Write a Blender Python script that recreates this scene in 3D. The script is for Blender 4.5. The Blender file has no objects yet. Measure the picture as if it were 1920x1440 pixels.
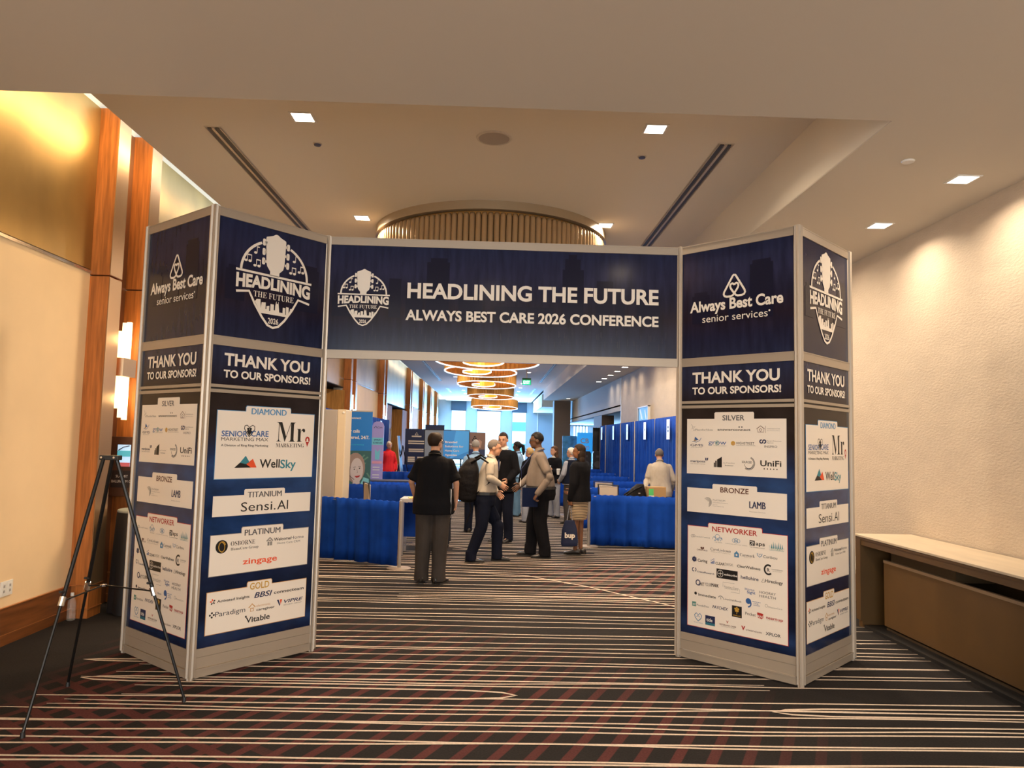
import bpy, bmesh, math, random
from mathutils import Vector, Matrix
random.seed(7)
PI = math.pi
C = bpy.context.scene.collection
sc = bpy.context.scene

# ------------------------------------------------------------------ camera, world, exposure
H_EYE = 1.72
def cam_axes(yaw, pitch, roll):
    f = Vector((math.sin(yaw)*math.cos(pitch), math.cos(yaw)*math.cos(pitch), math.sin(pitch)))
    r0 = Vector((math.cos(yaw), -math.sin(yaw), 0)); u0 = r0.cross(f)
    return f, r0*math.cos(roll)+u0*math.sin(roll), -r0*math.sin(roll)+u0*math.cos(roll)
f_, r_, u_ = cam_axes(0.02377, 0.07685, 0.02351)
cd = bpy.data.cameras.new('camera'); cam = bpy.data.objects.new('camera', cd); C.objects.link(cam)
cam.matrix_world = Matrix(((r_.x, u_.x, -f_.x, 0), (r_.y, u_.y, -f_.y, 0), (r_.z, u_.z, -f_.z, H_EYE), (0, 0, 0, 1)))
cd.sensor_width = 36; cd.lens = 1385.3/1920*36; cd.clip_start = 0.05; cd.clip_end = 500
sc.camera = cam
sc.view_settings.view_transform = 'Standard'; sc.view_settings.look = 'None'
sc.view_settings.gamma = 1; sc.view_settings.use_curve_mapping = False
sc.view_settings.exposure = 0.0
sc.cycles.max_bounces = 7; sc.cycles.diffuse_bounces = 5; sc.cycles.glossy_bounces = 3
sc.cycles.transmission_bounces = 4; sc.cycles.sample_clamp_indirect = 6; sc.cycles.caustics_reflective = False
sc.cycles.caustics_refractive = False; sc.cycles.use_denoising = True
w = bpy.data.worlds.new('world'); sc.world = w; w.use_nodes = True
bg = w.node_tree.nodes['Background']; bg.inputs[0].default_value = (0.60, 0.82, 1.0, 1); bg.inputs[1].default_value = 3.2

def area(name, loc, rot, sx, sy, power, col, spread=PI):
    l = bpy.data.lights.new(name, 'AREA'); l.shape = 'RECTANGLE'; l.size = sx; l.size_y = sy
    l.energy = power; l.color = col; l.spread = spread
    o = bpy.data.objects.new(name, l); C.objects.link(o); o.location = loc; o.rotation_euler = rot
    return o
WARM = (1.0, 0.80, 0.58); GOLD = (1.0, 0.62, 0.20); DAY = (0.17, 0.48, 1.0)
# added warm fill panel behind the camera, big windows at the far end, cove strips along the left wall
area('front_fill_light', (0.2, -4.6, 2.1), (PI/2, 0, 0), 7.0, 3.2, 350, (1.0, 0.79, 0.58))
area('cove_light_near', (-3.42, 6.4, 4.62), (0, math.radians(62), 0), 0.10, 3.4, 42, GOLD)
area('cove_light_mid', (-3.42, 16.5, 4.62), (0, math.radians(62), 0), 0.10, 16, 45, GOLD)
area('cove_light_far', (-3.42, 38.0, 4.62), (0, math.radians(62), 0), 0.10, 27, 40, GOLD)
for i, (x0, x1) in enumerate(((-3.0, -1.93), (-1.2, 0.53), (1.28, 2.33), (5.6, 6.7))):
    area('window_daylight', ((x0+x1)/2, 51.6, 1.95), (-PI/2, 0, 0), x1-x0, 3.6, 950*(x1-x0), DAY)
area('side_hall_daylight', (8.6, 44, 1.8), (0, PI/2, 0), 3.0, 11, 300, DAY)

# ------------------------------------------------------------------ materials
def lin(c):
    return tuple((v/12.92 if v <= 0.04045 else ((v+0.055)/1.055)**2.4) for v in c)
def hexc(h):
    return lin(tuple(int(h[i:i+2], 16)/255 for i in (0, 2, 4)))
_m = {}
def mat(name, col, rough=0.6, metal=0.0, noise=0.0, scale=8.0, bump=0.0, bscale=60.0, stretch=None, spec=0.5, emit=None, estr=1.0, alpha=None, trans=0.0):
    if name in _m: return _m[name]
    m = bpy.data.materials.new(name); m.use_nodes = True; nt = m.node_tree
    b = nt.nodes['Principled BSDF']
    col = hexc(col) if isinstance(col, str) else col
    b.inputs['Base Color'].default_value = (*col, 1); b.inputs['Roughness'].default_value = rough
    b.inputs['Metallic'].default_value = metal; b.inputs['Specular IOR Level'].default_value = spec
    if trans: b.inputs['Transmission Weight'].default_value = trans
    if emit is not None:
        e = hexc(emit) if isinstance(emit, str) else emit
        b.inputs['Emission Color'].default_value = (*e, 1); b.inputs['Emission Strength'].default_value = estr
    if noise or bump:
        tc = nt.nodes.new('ShaderNodeTexCoord'); mp = nt.nodes.new('ShaderNodeMapping')
        nt.links.new(tc.outputs['Object'], mp.inputs[0])
        if stretch: mp.inputs['Scale'].default_value = stretch
    if noise:
        n = nt.nodes.new('ShaderNodeTexNoise'); n.inputs['Scale'].default_value = scale; n.inputs['Detail'].default_value = 4
        nt.links.new(mp.outputs[0], n.inputs['Vector'])
        r = nt.nodes.new('ShaderNodeValToRGB')
        r.color_ramp.elements[0].position = 0.3; r.color_ramp.elements[1].position = 0.7
        r.color_ramp.elements[0].color = (*[v*(1-noise) for v in col], 1)
        r.color_ramp.elements[1].color = (*[min(1, v*(1+noise)) for v in col], 1)
        nt.links.new(n.outputs[0], r.inputs[0]); nt.links.new(r.outputs[0], b.inputs['Base Color'])
    if bump:
        n2 = nt.nodes.new('ShaderNodeTexNoise'); n2.inputs['Scale'].default_value = bscale; n2.inputs['Detail'].default_value = 3
        nt.links.new(mp.outputs[0], n2.inputs['Vector'])
        bp = nt.nodes.new('ShaderNodeBump'); bp.inputs['Strength'].default_value = bump; bp.inputs['Distance'].default_value = 0.02
        nt.links.new(n2.outputs[0], bp.inputs['Height']); nt.links.new(bp.outputs[0], b.inputs['Normal'])
    _m[name] = m
    return m
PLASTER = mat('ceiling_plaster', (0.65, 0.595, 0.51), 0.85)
PLASTER_LIT = mat('ceiling_plaster_lit', (0.80, 0.745, 0.65), 0.85)  # same plaster in a lighter colour, standing in for light the raised ceiling lacks
WALLPAPER = mat('textured_wallpaper', (0.53, 0.445, 0.35), 0.8, bump=0.30, bscale=26, stretch=(1, 1, 2.2), noise=0.05, scale=3)
FABRICWALL = mat('cream_wall_fabric', (0.86, 0.64, 0.38), 0.8, noise=0.04, scale=2)
GREYWALL = mat('end_wall_paint', (0.42, 0.46, 0.52), 0.8)
WOOD = mat('orange_wood_veneer', (0.42, 0.135, 0.028), 0.42, noise=0.32, scale=5, stretch=(9, 9, 0.5))
DARKWOOD = mat('dark_wood_skirting', (0.16, 0.055, 0.016), 0.32, noise=0.35, scale=4, stretch=(0.6, 0.6, 7))
DOORWOOD = mat('door_wood', (0.30, 0.14, 0.035), 0.75, spec=0.1, noise=0.3, scale=4, stretch=(5, 5, 0.4))
BRASS = mat('brushed_gold_sheet', (0.37, 0.235, 0.08), 0.37, 0.8, noise=0.25, scale=1.3, stretch=(1, 1, 0.7))
BRONZE = mat('bronze_metal', (0.33, 0.19, 0.10), 0.38, 0.8)
SILVER = mat('brushed_aluminium', (0.56, 0.49, 0.41), 0.48, 0.6)
FRAME = mat('display_frame_white', (0.41, 0.345, 0.275), 0.42, 0.25)
BLACK = mat('black_plastic', (0.012, 0.012, 0.013), 0.45)
BLACKM = mat('black_metal_tube', (0.015, 0.014, 0.014), 0.35, 0.6)
WHITE = mat('white_plastic', (0.8, 0.78, 0.74), 0.5)
CHROME = mat('chrome', (0.8, 0.8, 0.8), 0.15, 1.0)
STONE = mat('cream_stone_top', (0.62, 0.52, 0.39), 0.4, noise=0.08, scale=3, stretch=(3, 0.6, 1))
TABLEWOOD = mat('bronze_laminate', (0.10, 0.052, 0.014), 0.5, noise=0.12, scale=3)
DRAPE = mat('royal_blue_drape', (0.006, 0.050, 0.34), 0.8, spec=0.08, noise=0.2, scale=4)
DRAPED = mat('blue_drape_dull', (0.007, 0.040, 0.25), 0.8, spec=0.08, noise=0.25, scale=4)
LAMP = mat('lamp_glow', (1, 1, 1), 0.5, emit=(1.0, 0.9, 0.76), estr=9)
LED = mat('led_strip_glow', (1, 1, 1), 0.5, emit=(0.75, 0.88, 1.0), estr=1.7)
GLASSROD = mat('sconce_glass_glow', (1, 0.9, 0.6), 0.3, emit=(1.0, 0.80, 0.46), estr=1.6)
CRYSTAL = mat('champagne_crystal', (0.52, 0.36, 0.20), 0.22, 0.55)
AMBER = mat('amber_crystal', (0.72, 0.36, 0.09), 0.35, 0.25)
CARDBOARD = mat('cardboard', (0.42, 0.26, 0.11), 0.8)

# ------------------------------------------------------------------ mesh helpers
class MB:
    def __init__(s): s.v = []; s.f = []; s.mi = []; s.m = 0
    def add(s, vs, fs):
        b = len(s.v); s.v += [tuple(v) for v in vs]; s.f += [tuple(i+b for i in f) for f in fs]; s.mi += [s.m]*len(fs); return s
    def box(s, x0, x1, y0, y1, z0, z1):
        v = [(x0,y0,z0),(x1,y0,z0),(x1,y1,z0),(x0,y1,z0),(x0,y0,z1),(x1,y0,z1),(x1,y1,z1),(x0,y1,z1)]
        return s.add(v, [(0,3,2,1),(4,5,6,7),(0,1,5,4),(1,2,6,5),(2,3,7,6),(3,0,4,7)])
    def prism(s, poly, y0, y1):            # polygon in xz, extruded along y (ccw seen from -y)
        n = len(poly); v = [(x, y0, z) for x, z in poly]+[(x, y1, z) for x, z in poly]
        return s.add(v, [tuple(range(n)), tuple(range(2*n-1, n-1, -1))]+[(i, i+n, (i+1) % n+n, (i+1) % n) for i in range(n)])
    def vprism(s, poly, z0, z1):           # polygon in xy, extruded up
        n = len(poly); v = [(x, y, z0) for x, y in poly]+[(x, y, z1) for x, y in poly]
        return s.add(v, [tuple(range(n-1, -1, -1)), tuple(range(n, 2*n))]+[(i, (i+1) % n, (i+1) % n+n, i+n) for i in range(n)])
    def flat(s, poly, y=0):
        return s.add([(x, y, z) for x, z in poly], [tuple(range(len(poly)))])
    def stroke(s, pts, wd, y=0, closed=False):   # ribbon in xz
        n = len(pts); L = []; R = []
        for i in range(n):
            a = pts[(i-1) % n] if (closed or i > 0) else pts[i]; b = pts[(i+1) % n] if (closed or i < n-1) else pts[i]
            dx, dz = b[0]-a[0], b[1]-a[1]; d = math.hypot(dx, dz) or 1; nx, nz = -dz/d*wd/2, dx/d*wd/2
            L.append((pts[i][0]+nx, y, pts[i][1]+nz)); R.append((pts[i][0]-nx, y, pts[i][1]-nz))
        k = n if closed else n-1
        return s.add(L+R, [(n+i, n+(i+1) % n, (i+1) % n, i) for i in range(k)])
    def tube(s, pts, r, n=8, cap=True):
        pts = [Vector(p) for p in pts]; rs = r if isinstance(r, (list, tuple)) else [r]*len(pts)
        vs = []
        for i, p in enumerate(pts):
            t = (pts[min(i+1, len(pts)-1)]-pts[max(i-1, 0)]).normalized()
            a = Vector((0, 0, 1)) if abs(t.z) < 0.9 else Vector((1, 0, 0))
            x = t.cross(a).normalized(); y = t.cross(x)
            for k in range(n):
                q = p+(x*math.cos(2*PI*k/n)+y*math.sin(2*PI*k/n))*rs[i]; vs.append(q)
        m = len(pts); fs = [(i*n+k, i*n+(k+1) % n, (i+1)*n+(k+1) % n, (i+1)*n+k) for i in range(m-1) for k in range(n)]
        if cap: fs += [tuple(range(n-1, -1, -1)), tuple(range((m-1)*n, m*n))]
        return s.add(vs, fs)
    def lathe(s, prof, n=24, c=(0, 0, 0)):
        vs = [(c[0]+r*math.cos(2*PI*k/n), c[1]+r*math.sin(2*PI*k/n), c[2]+z) for r, z in prof for k in range(n)]
        m = len(prof); fs = [(i*n+k, i*n+(k+1) % n, (i+1)*n+(k+1) % n, (i+1)*n+k) for i in range(m-1) for k in range(n)]
        if prof[0][0] > 1e-6: fs.append(tuple(range(n-1, -1, -1)))
        if prof[-1][0] > 1e-6: fs.append(tuple(range((m-1)*n, m*n)))
        return s.add(vs, fs)
    def ell(s, c, r, n=16, m=10, rot=None):
        vs = []; fs = []
        for i in range(m+1):
            t = PI*i/m
            for k in range(n):
                a = 2*PI*k/n; v = Vector((r[0]*math.sin(t)*math.cos(a), r[1]*math.sin(t)*math.sin(a), r[2]*math.cos(t)))
                if rot: v = rot @ v
                vs.append(Vector(c)+v)
        fs = [(i*n+k, (i+1)*n+k, (i+1)*n+(k+1) % n, i*n+(k+1) % n) for i in range(m) for k in range(n)]
        return s.add(vs, fs)
    def mesh(s, name, mats, smooth=False):
        me = bpy.data.meshes.new(name); me.from_pydata(s.v, [], s.f)
        mats = mats if isinstance(mats, (list, tuple)) else [mats]
        for m in mats: me.materials.append(m)
        if len(mats) > 1: me.polygons.foreach_set('material_index', s.mi)
        if smooth: me.polygons.foreach_set('use_smooth', [True]*len(me.polygons))
        me.validate(); me.update(); return me
    def build(s, name, mats, parent=None, loc=(0, 0, 0), rz=0, smooth=False, bevel=0):
        return obj(name, s.mesh(name, mats, smooth), parent, loc, rz, bevel)
def obj(name, me, parent=None, loc=(0, 0, 0), rz=0, bevel=0):
    o = bpy.data.objects.new(name, me); C.objects.link(o); o.location = loc
    o.rotation_euler = rz if isinstance(rz, (tuple, list)) else (0, 0, rz)
    if parent: o.parent = parent
    if bevel:
        b = o.modifiers.new('bevel', 'BEVEL'); b.width = bevel; b.segments = 2; b.limit_method = 'ANGLE'
    return o
def empty(name, loc=(0, 0, 0), rz=0, parent=None):
    o = bpy.data.objects.new(name, None); C.objects.link(o); o.location = loc; o.rotation_euler = (0, 0, rz); o.empty_display_size = 0.1
    if parent: o.parent = parent
    return o
def tag(o, label=None, cat=None, group=None, kind=None):
    if label: o['label'] = label
    if cat: o['category'] = cat
    if group: o['group'] = group
    if kind: o['kind'] = kind
    return o
def thing(name, label, cat, loc=(0, 0, 0), rz=0, group=None):
    return tag(empty(name, loc, rz), label, cat, group)
def struct(name, mb, m, label=None, parent=None, **k):
    o = mb.build(name, m, parent, **k)
    if parent is None: tag(o, label, None, None, 'structure')
    return o
def copy_tree(o, parent=None):
    c = o.copy(); C.objects.link(c); c.parent = parent
    for ch in list(o.children): copy_tree(ch, c)
    return c
def shift(src, dst, loc, rz=None):
    dst.location = loc
    if rz is not None: dst.rotation_euler = (0, 0, rz)

# flat lettering: text turned into a mesh in the xz plane, fitted to a width and a capital height
def serif(t):
    out = ''
    for ch in t:
        if 'A' <= ch <= 'Z': out += chr(0x1D400+ord(ch)-65)
        elif 'a' <= ch <= 'z': out += chr(0x1D41A+ord(ch)-97)
        elif '0' <= ch <= '9': out += chr(0x1D7CE+ord(ch)-48)
        else: out += ch
    return out
_tc = {}
def text_verts(t, style):
    key = (t, style)
    if key in _tc: return _tc[key]
    cu = bpy.data.curves.new('lettering', 'FONT'); cu.body = serif(t) if 's' in style else t
    cu.resolution_u = 4 if 'L' in style else (3 if len(t) < 12 else 2)
    if 's' in style: cu.offset = -0.008
    if 'b' in style: cu.offset = 0.030 if 'L' in style else 0.017
    if 'B' in style: cu.offset = 0.045
    if 'i' in style: cu.shear = 0.25
    o = bpy.data.objects.new('t', cu); C.objects.link(o)
    me = bpy.data.meshes.new_from_object(o)
    vs = [tuple(v.co) for v in me.vertices]; fs = [tuple(p.vertices) for p in me.polygons]
    bpy.data.objects.remove(o); bpy.data.curves.remove(cu); bpy.data.meshes.remove(me)
    _tc[key] = (vs, fs); return _tc[key]
CAP = 0.70
def add_text(mb, t, x, z, wdt, cap, style='b', y=0, rot=0, warp=None):
    if 'b' in style and 'M' in t and 'L' not in style:   # bold by three close strokes
        d = 0.035*cap; st = style.replace('b', 'r')
        for k, q in enumerate((-d, 0, d)): add_text(mb, t, x+q, z, wdt, cap, st, y-0.0001*k)
        return
    vs, fs = text_verts(t, style)
    if not vs: return
    x0 = min(v[0] for v in vs); x1 = max(v[0] for v in vs); sx = wdt/(x1-x0); sz = cap/CAP
    out = []
    for v in vs:
        px, pz = (v[0]-x0)*sx, v[1]*sz
        if warp: px, pz = warp(px, pz)
        if rot: px, pz = px*math.cos(rot)-pz*math.sin(rot), px*math.sin(rot)+pz*math.cos(rot)
        out.append((x+px, y, z+pz))
    mb.add(out, fs)
INK = {}
def ink(key):
    if key not in INK:
        pal = dict(k='141414', gr='5c5a5c', gr2='3a3d44', gr3='8a8680', b5='4f8fc0', b2='2c5c9a', b3='4a80a8', teal='2f8292', tealg='5a8f86', navy='16244f', orr='e8562c', gold='c69a3c', tan='c89a62',
                   red='b02a22', red2='a5262a', brown='5a3226', lt='e6e2dc', w='efe6da', dk='0d0d10', sk='d8a078')
        pal['or'] = pal['orr']
        INK[key] = mat('print_'+key, pal[key], 0.5)
    return INK[key]

# ------------------------------------------------------------------ floor and carpet
def carpet_mat():
    m = bpy.data.materials.new('plaid_carpet'); m.use_nodes = True; nt = m.node_tree; N = nt.nodes; L = nt.links
    b = N['Principled BSDF']; b.inputs['Roughness'].default_value = 0.95; b.inputs['Specular IOR Level'].default_value = 0.1
    tc = N.new('ShaderNodeTexCoord'); sx = N.new('ShaderNodeSeparateXYZ'); L.new(tc.outputs['Object'], sx.inputs[0])
    def M(op, a, b2=None, c=None, clamp=False):
        n = N.new('ShaderNodeMath'); n.operation = op; n.use_clamp = clamp
        for i, v in enumerate((a, b2, c)):
            if v is None: continue
            if isinstance(v, (int, float)): n.inputs[i].default_value = v
            else: L.new(v, n.inputs[i])
        return n.outputs[0]
    X, Y = sx.outputs[0], sx.outputs[1]
    def band(nx, ny, per, ph, duty):
        v = M('ADD', M('MULTIPLY', X, nx), M('MULTIPLY', Y, ny)); v = M('FRACT', M('DIVIDE', M('SUBTRACT', v, ph), per))
        d = M('ABSOLUTE', M('SUBTRACT', v, 0.5))
        return M('MULTIPLY', M('SUBTRACT', d, 0.5-duty/2), 30, clamp=True)
    b1 = band(0.898, -0.44, 0.179, -1.786, 0.36); b2 = band(0.615, 0.788, 0.18, 2.21, 0.42)
    m1 = M('DIVIDE', M('SUBTRACT', M('SUBTRACT', 7.4, Y), M('MULTIPLY', M('MAXIMUM', M('ADD', X, 0.5), 0), 0.7)), 1.6, clamp=True)
    dx = M('SUBTRACT', X, 2.0); dy = M('SUBTRACT', Y, 9.4)
    r = M('SQRT', M('ADD', M('MULTIPLY', dx, dx), M('MULTIPLY', dy, dy)))
    m1 = M('MULTIPLY', m1, M('DIVIDE', M('SUBTRACT', 2.3, X), 1.2, clamp=True))
    m1b = M('MULTIPLY', M('SUBTRACT', 1.9, r), 0.6, clamp=True)
    m1 = M('MAXIMUM', m1, m1b)
    left = M('MULTIPLY', M('ADD', X, 3.15), 2.5, clamp=True)
    m2 = M('MULTIPLY', M('DIVIDE', M('SUBTRACT', M('SUBTRACT', -0.7, X), M('MULTIPLY', M('SUBTRACT', Y, 4.0), 1.3)), 0.5, clamp=True), M('DIVIDE', M('SUBTRACT', 5.7, Y), 0.5, clamp=True))
    red = M('MAXIMUM', M('MULTIPLY', b1, m1), M('MULTIPLY', b2, m2), clamp=True); red = M('MULTIPLY', M('MULTIPLY', red, left), 0.85)
    ns = N.new('ShaderNodeTexNoise'); ns.inputs['Scale'].default_value = 90; L.new(tc.outputs['Object'], ns.inputs['Vector'])
    nb = N.new('ShaderNodeTexNoise'); nb.inputs['Scale'].default_value = 2.2; L.new(tc.outputs['Object'], nb.inputs['Vector'])
    k = M('MULTIPLY_ADD', ns.outputs[0], 0.7, 0.45); k = M('MULTIPLY', k, M('MULTIPLY_ADD', nb.outputs[0], 0.6, 0.7))
    mx = N.new('ShaderNodeMix'); mx.data_type = 'RGBA'; L.new(red, mx.inputs[0])
    mx.inputs[6].default_value = (0.026, 0.023, 0.023, 1); mx.inputs[7].default_value = (0.130, 0.040, 0.038, 1)
    ml = N.new('ShaderNodeMix'); ml.data_type = 'RGBA'; ml.blend_type = 'MULTIPLY'; ml.inputs[0].default_value = 1
    cb = N.new('ShaderNodeCombineColor')
    for i in range(3): L.new(k, cb.inputs[i])
    L.new(mx.outputs[2], ml.inputs[6]); L.new(cb.outputs[0], ml.inputs[7]); L.new(ml.outputs[2], b.inputs['Base Color'])
    bp = N.new('ShaderNodeBump'); bp.inputs['Strength'].default_value = 0.4; bp.inputs['Distance'].default_value = 0.004
    L.new(ns.outputs[0], bp.inputs['Height']); L.new(bp.outputs[0], b.inputs['Normal'])
    return m
XL, XR, H1, H2 = -3.87, 4.19, 3.9, 4.43
Y0, YE = -5.0, 52.2
floor = struct('floor', MB().box(XL-2.4, 10, Y0, YE+0.4, -0.2, 0), carpet_mat(), 'charcoal hotel carpet with cream lines and dull red plaid')
CREAM = mat('cream_carpet_yarn', (0.62, 0.51, 0.42), 0.95, noise=0.12, scale=60)
rnd = random.Random(11)
def wavy(y, x0, x1, wd, tilt=0.0, amp=0.012):
    mb = MB(); n = max(3, int((x1-x0)/0.35)); ph = rnd.random()*6; ph2 = rnd.random()*6; pts = []
    for i in range(n+1):
        x = x0+(x1-x0)*i/n; pts.append((x, y+tilt*x+amp*math.sin(x*1.3+ph)+amp*0.6*math.sin(x*2.9+ph2)))
    return pts
def yarn(mb, pts, wd):
    n = len(pts); vs = []
    for i in range(n):
        a = pts[max(i-1, 0)]; b = pts[min(i+1, n-1)]; dx, dy = b[0]-a[0], b[1]-a[1]; d = math.hypot(dx, dy) or 1
        nx, ny = -dy/d*wd/2, dx/d*wd/2; t = 0.35 if i in (0, n-1) else 1
        vs += [(pts[i][0]+nx*t, pts[i][1]+ny*t, 0.0022), (pts[i][0], pts[i][1], 0.0034), (pts[i][0]-nx*t, pts[i][1]-ny*t, 0.0022)]
    fs = []
    for i in range(n-1):
        fs += [(3*i+1, 3*i, 3*i+3, 3*i+4), (3*i+2, 3*i+1, 3*i+4, 3*i+5)]
    mb.add(vs, fs)
ym = MB()
near = [7.2, 7.0, 6.74, 6.61, 6.45, 6.29, 6.22, 6.07, 5.89, 5.82, 5.68, 5.56, 5.39, 5.06, 4.94, 4.88, 4.8, 4.65, 4.61, 4.51, 4.36, 4.32, 4.11, 4.08, 3.95, 3.88, 3.7, 3.55, 3.42, 3.25, 3.1, 2.9, 2.75, 2.6, 2.4, 2.2, 2.0]
for i, y in enumerate(near):
    x0 = -3.86 if y < 4.7 else -2.3-0.55*rnd.random()-(0.25 if y < 5.3 else 0)
    x1 = 3.68 if y > 5 else 4.15
    tilt = (0.0, 0.008, -0.006, 0.012)[i % 4]; amp = 0.010 if i % 3 else 0.02
    yarn(ym, wavy(y, x0, x1, 0.022, tilt, amp), 0.021)
y = 7.34
while y < 51:
    x0 = -2.5-0.5*rnd.random(); x1 = 3.6
    if rnd.random() < 0.12: x0 = rnd.uniform(-1, 2)
    yarn(ym, wavy(y, x0, x1, 0.022, rnd.uniform(-0.02, 0.02), 0.015), 0.019+0.0006*y)
    y += rnd.uniform(0.10, 0.235)
def loop(x_tip, yc, half, x_end, s):
    pts = [(x_end, yc+half*1.05), ((x_end*0.6+x_tip*0.4), yc+half*1.1), (x_tip-s*0.35, yc+half*0.95), (x_tip-s*0.1, yc+half*0.6), (x_tip, yc), (x_tip-s*0.1, yc-half*0.6), (x_tip-s*0.35, yc-half*0.95), ((x_end*0.6+x_tip*0.4), yc-half), (x_end, yc-half*0.95)]
    yarn(ym, pts, 0.026)
loop(0.2, 5.15, 0.09, -2.4, 1); loop(1.87, 4.91, 0.07, 4.0, -1); loop(-2.83, 5.38, 0.055, 2.0, -1); loop(-3.04, 5.80, 0.03, -1.8, -1)
loop(-2.2, 9.3, 0.06, 2.0, -1); loop(2.6, 8.3, 0.07, -1.0, 1)
yarn(ym, [(-0.6, 9.86), (0.49, 9.61), (1.17, 8.99), (1.99, 7.97), (2.7, 7.1), (3.3, 6.6)], 0.026)
yarn(ym, [(-0.9, 12.2), (-0.2, 11.8), (0.5, 11.7)], 0.03)
tag(ym.build('carpet_lines', CREAM, floor), None, None, None, 'stuff')

# ------------------------------------------------------------------ left wall with pilasters, metal panels and doors
wl = struct('wall_left', MB().box(XL-0.25, XL-0.02, Y0, 13.1, 0, 5.2).box(XL-0.25, XL-0.02, 19.0, 25.7, 0, 5.2).box(XL-0.25, XL-0.02, 32.6, YE, 0, 5.2)
            .box(XL-0.25, XL-0.02, 13.1, 19.0, 3.0, 5.2).box(XL-0.25, XL-0.02, 25.7, 32.6, 3.0, 5.2), PLASTER, 'tall panelled wall of fabric, gold sheet and wood pilasters')
COPPER = mat('copper_line', (0.75, 0.33, 0.12), 0.3, 0.8)
pairs = [7.03, 12.2, 19.0, 24.7, 32.6, 38.4, 43.0, 48.0]
bays = [(Y0, 7.03, 'p'), (7.95, 12.2, 'p'), (13.12, 19.0, 'd'), (19.92, 24.7, 'p'), (25.62, 32.6, 'd'), (33.52, 38.4, 'p'), (39.32, 43.0, 'p'), (43.92, 48.0, 'p'), (48.92, YE, 'p')]
for (a, b, k) in bays:
    if k == 'p':
        MB().box(XL-0.02, XL, a, b, 0.3, 3.215).build('fabric_panel', FABRICWALL, wl)
        MB().box(XL-0.02, XL+0.012, a, b, 3.215, 3.24).build('metal_rail', CHROME, wl)
    MB().box(XL-0.02, XL+0.004, a+0.01, b-0.01, 3.25 if k == 'p' else 3.0, 4.83).build('gold_panel', BRASS, wl)
    if k == 'p':
        bb = struct('baseboard_left', MB().box(XL-0.02, XL+0.02, a, b, 0, 0.083).box(XL-0.02, XL+0.02, a, b, 0.089, 0.294), DARKWOOD, 'dark wood skirting with copper lines on left wall')
        MB().box(XL-0.02, XL+0.023, a, b, 0.294, 0.302).box(XL-0.02, XL+0.021, a, b, 0.083, 0.089).build('copper_line', COPPER, bb)
PILW = mat('pilaster_side_bronze', (0.40, 0.25, 0.13), 0.36, 0.75)
for i, s in enumerate(pairs):
    for j, off in enumerate((0, 0.69)):
        p = MB().box(XL-0.02, -3.69, s+off, s+off+0.23, 0, 3.19).box(XL-0.02, -3.69, s+off, s+off+0.23, 3.205, 4.84).build('pilaster', WOOD, wl)
        MB().box(-3.69, -3.684, s+off+0.006, s+off+0.23, 0.3, 3.185).box(-3.69, -3.684, s+off+0.006, s+off+0.23, 3.21, 4.83).build('bronze_facing', PILW, p)
        MB().box(XL-0.02, -3.678, s+off-0.006, s+off+0.236, 0.294, 0.302).box(XL-0.02, -3.678, s+off-0.006, s+off+0.236, 0.083, 0.089).build('copper_line', COPPER, p)
    MB().box(XL-0.02, XL-0.005, s+0.23, s+0.69, 0, 4.83).build('recess_back', BRONZE, wl)
def leaf(name, x0, y0, x1, y1, z1=2.9):
    d = Vector((x1-x0, y1-y0)); L = d.length; a = math.atan2(d.y, d.x)
    o = MB().box(0, L, -0.022, 0.022, 0.01, z1).build(name, DOORWOOD, None, (x0, y0, 0), a)
    MB().tube([(L*0.86, -0.05, 0.75), (L*0.86, -0.05, 2.1)], 0.014).box(L*0.86-0.012, L*0.86+0.012, -0.05, -0.02, 0.80, 0.83).box(L*0.86-0.012, L*0.86+0.012, -0.05, -0.02, 2.0, 2.03).build('handle', mat('door_brass', (0.7, 0.5, 0.25), 0.3, 0.9), o)
    return tag(o, None, None, None, 'structure')
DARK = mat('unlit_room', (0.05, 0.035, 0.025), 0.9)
for k, (a, b) in enumerate(((13.12, 19.0), (25.62, 32.6))):
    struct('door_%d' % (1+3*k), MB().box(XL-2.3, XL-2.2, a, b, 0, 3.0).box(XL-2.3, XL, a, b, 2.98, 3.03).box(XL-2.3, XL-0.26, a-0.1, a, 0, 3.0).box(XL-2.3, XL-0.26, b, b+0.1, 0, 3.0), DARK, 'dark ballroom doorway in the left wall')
leaf('door_2', -3.80, 18.8, -4.45, 18.2); leaf('door_3', -3.84, 14.9, -3.84, 13.2)
leaf('door_5', -3.80, 25.7, -3.80, 27.5); leaf('door_6', -3.80, 30.6, -4.5, 29.6); leaf('door_7', -3.80, 30.7, -3.80, 32.5)

# ------------------------------------------------------------------ ceilings, right wall, far end
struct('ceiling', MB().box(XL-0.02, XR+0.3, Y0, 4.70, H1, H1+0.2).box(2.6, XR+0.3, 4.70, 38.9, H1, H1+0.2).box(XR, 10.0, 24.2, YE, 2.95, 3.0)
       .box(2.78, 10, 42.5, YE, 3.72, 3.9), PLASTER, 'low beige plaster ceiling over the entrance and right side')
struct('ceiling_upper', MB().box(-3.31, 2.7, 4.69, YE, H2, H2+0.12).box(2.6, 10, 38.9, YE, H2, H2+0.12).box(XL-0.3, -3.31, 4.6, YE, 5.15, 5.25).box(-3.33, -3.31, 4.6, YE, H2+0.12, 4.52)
       .box(2.598, 2.64, 4.69, 38.9, H1+0.01, H2+0.05).box(XL-0.25, 2.6, 4.60, 4.702, H1+0.01, 5.2).box(2.6, 4.5, 38.86, 38.9, H1, H2+0.1).box(2.76, 2.8, 42.5, YE, 3.72, H2).box(2.8, 10, 42.46, 42.5, 3.72, H2), PLASTER_LIT, 'raised plaster ceiling of the long hall')
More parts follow.
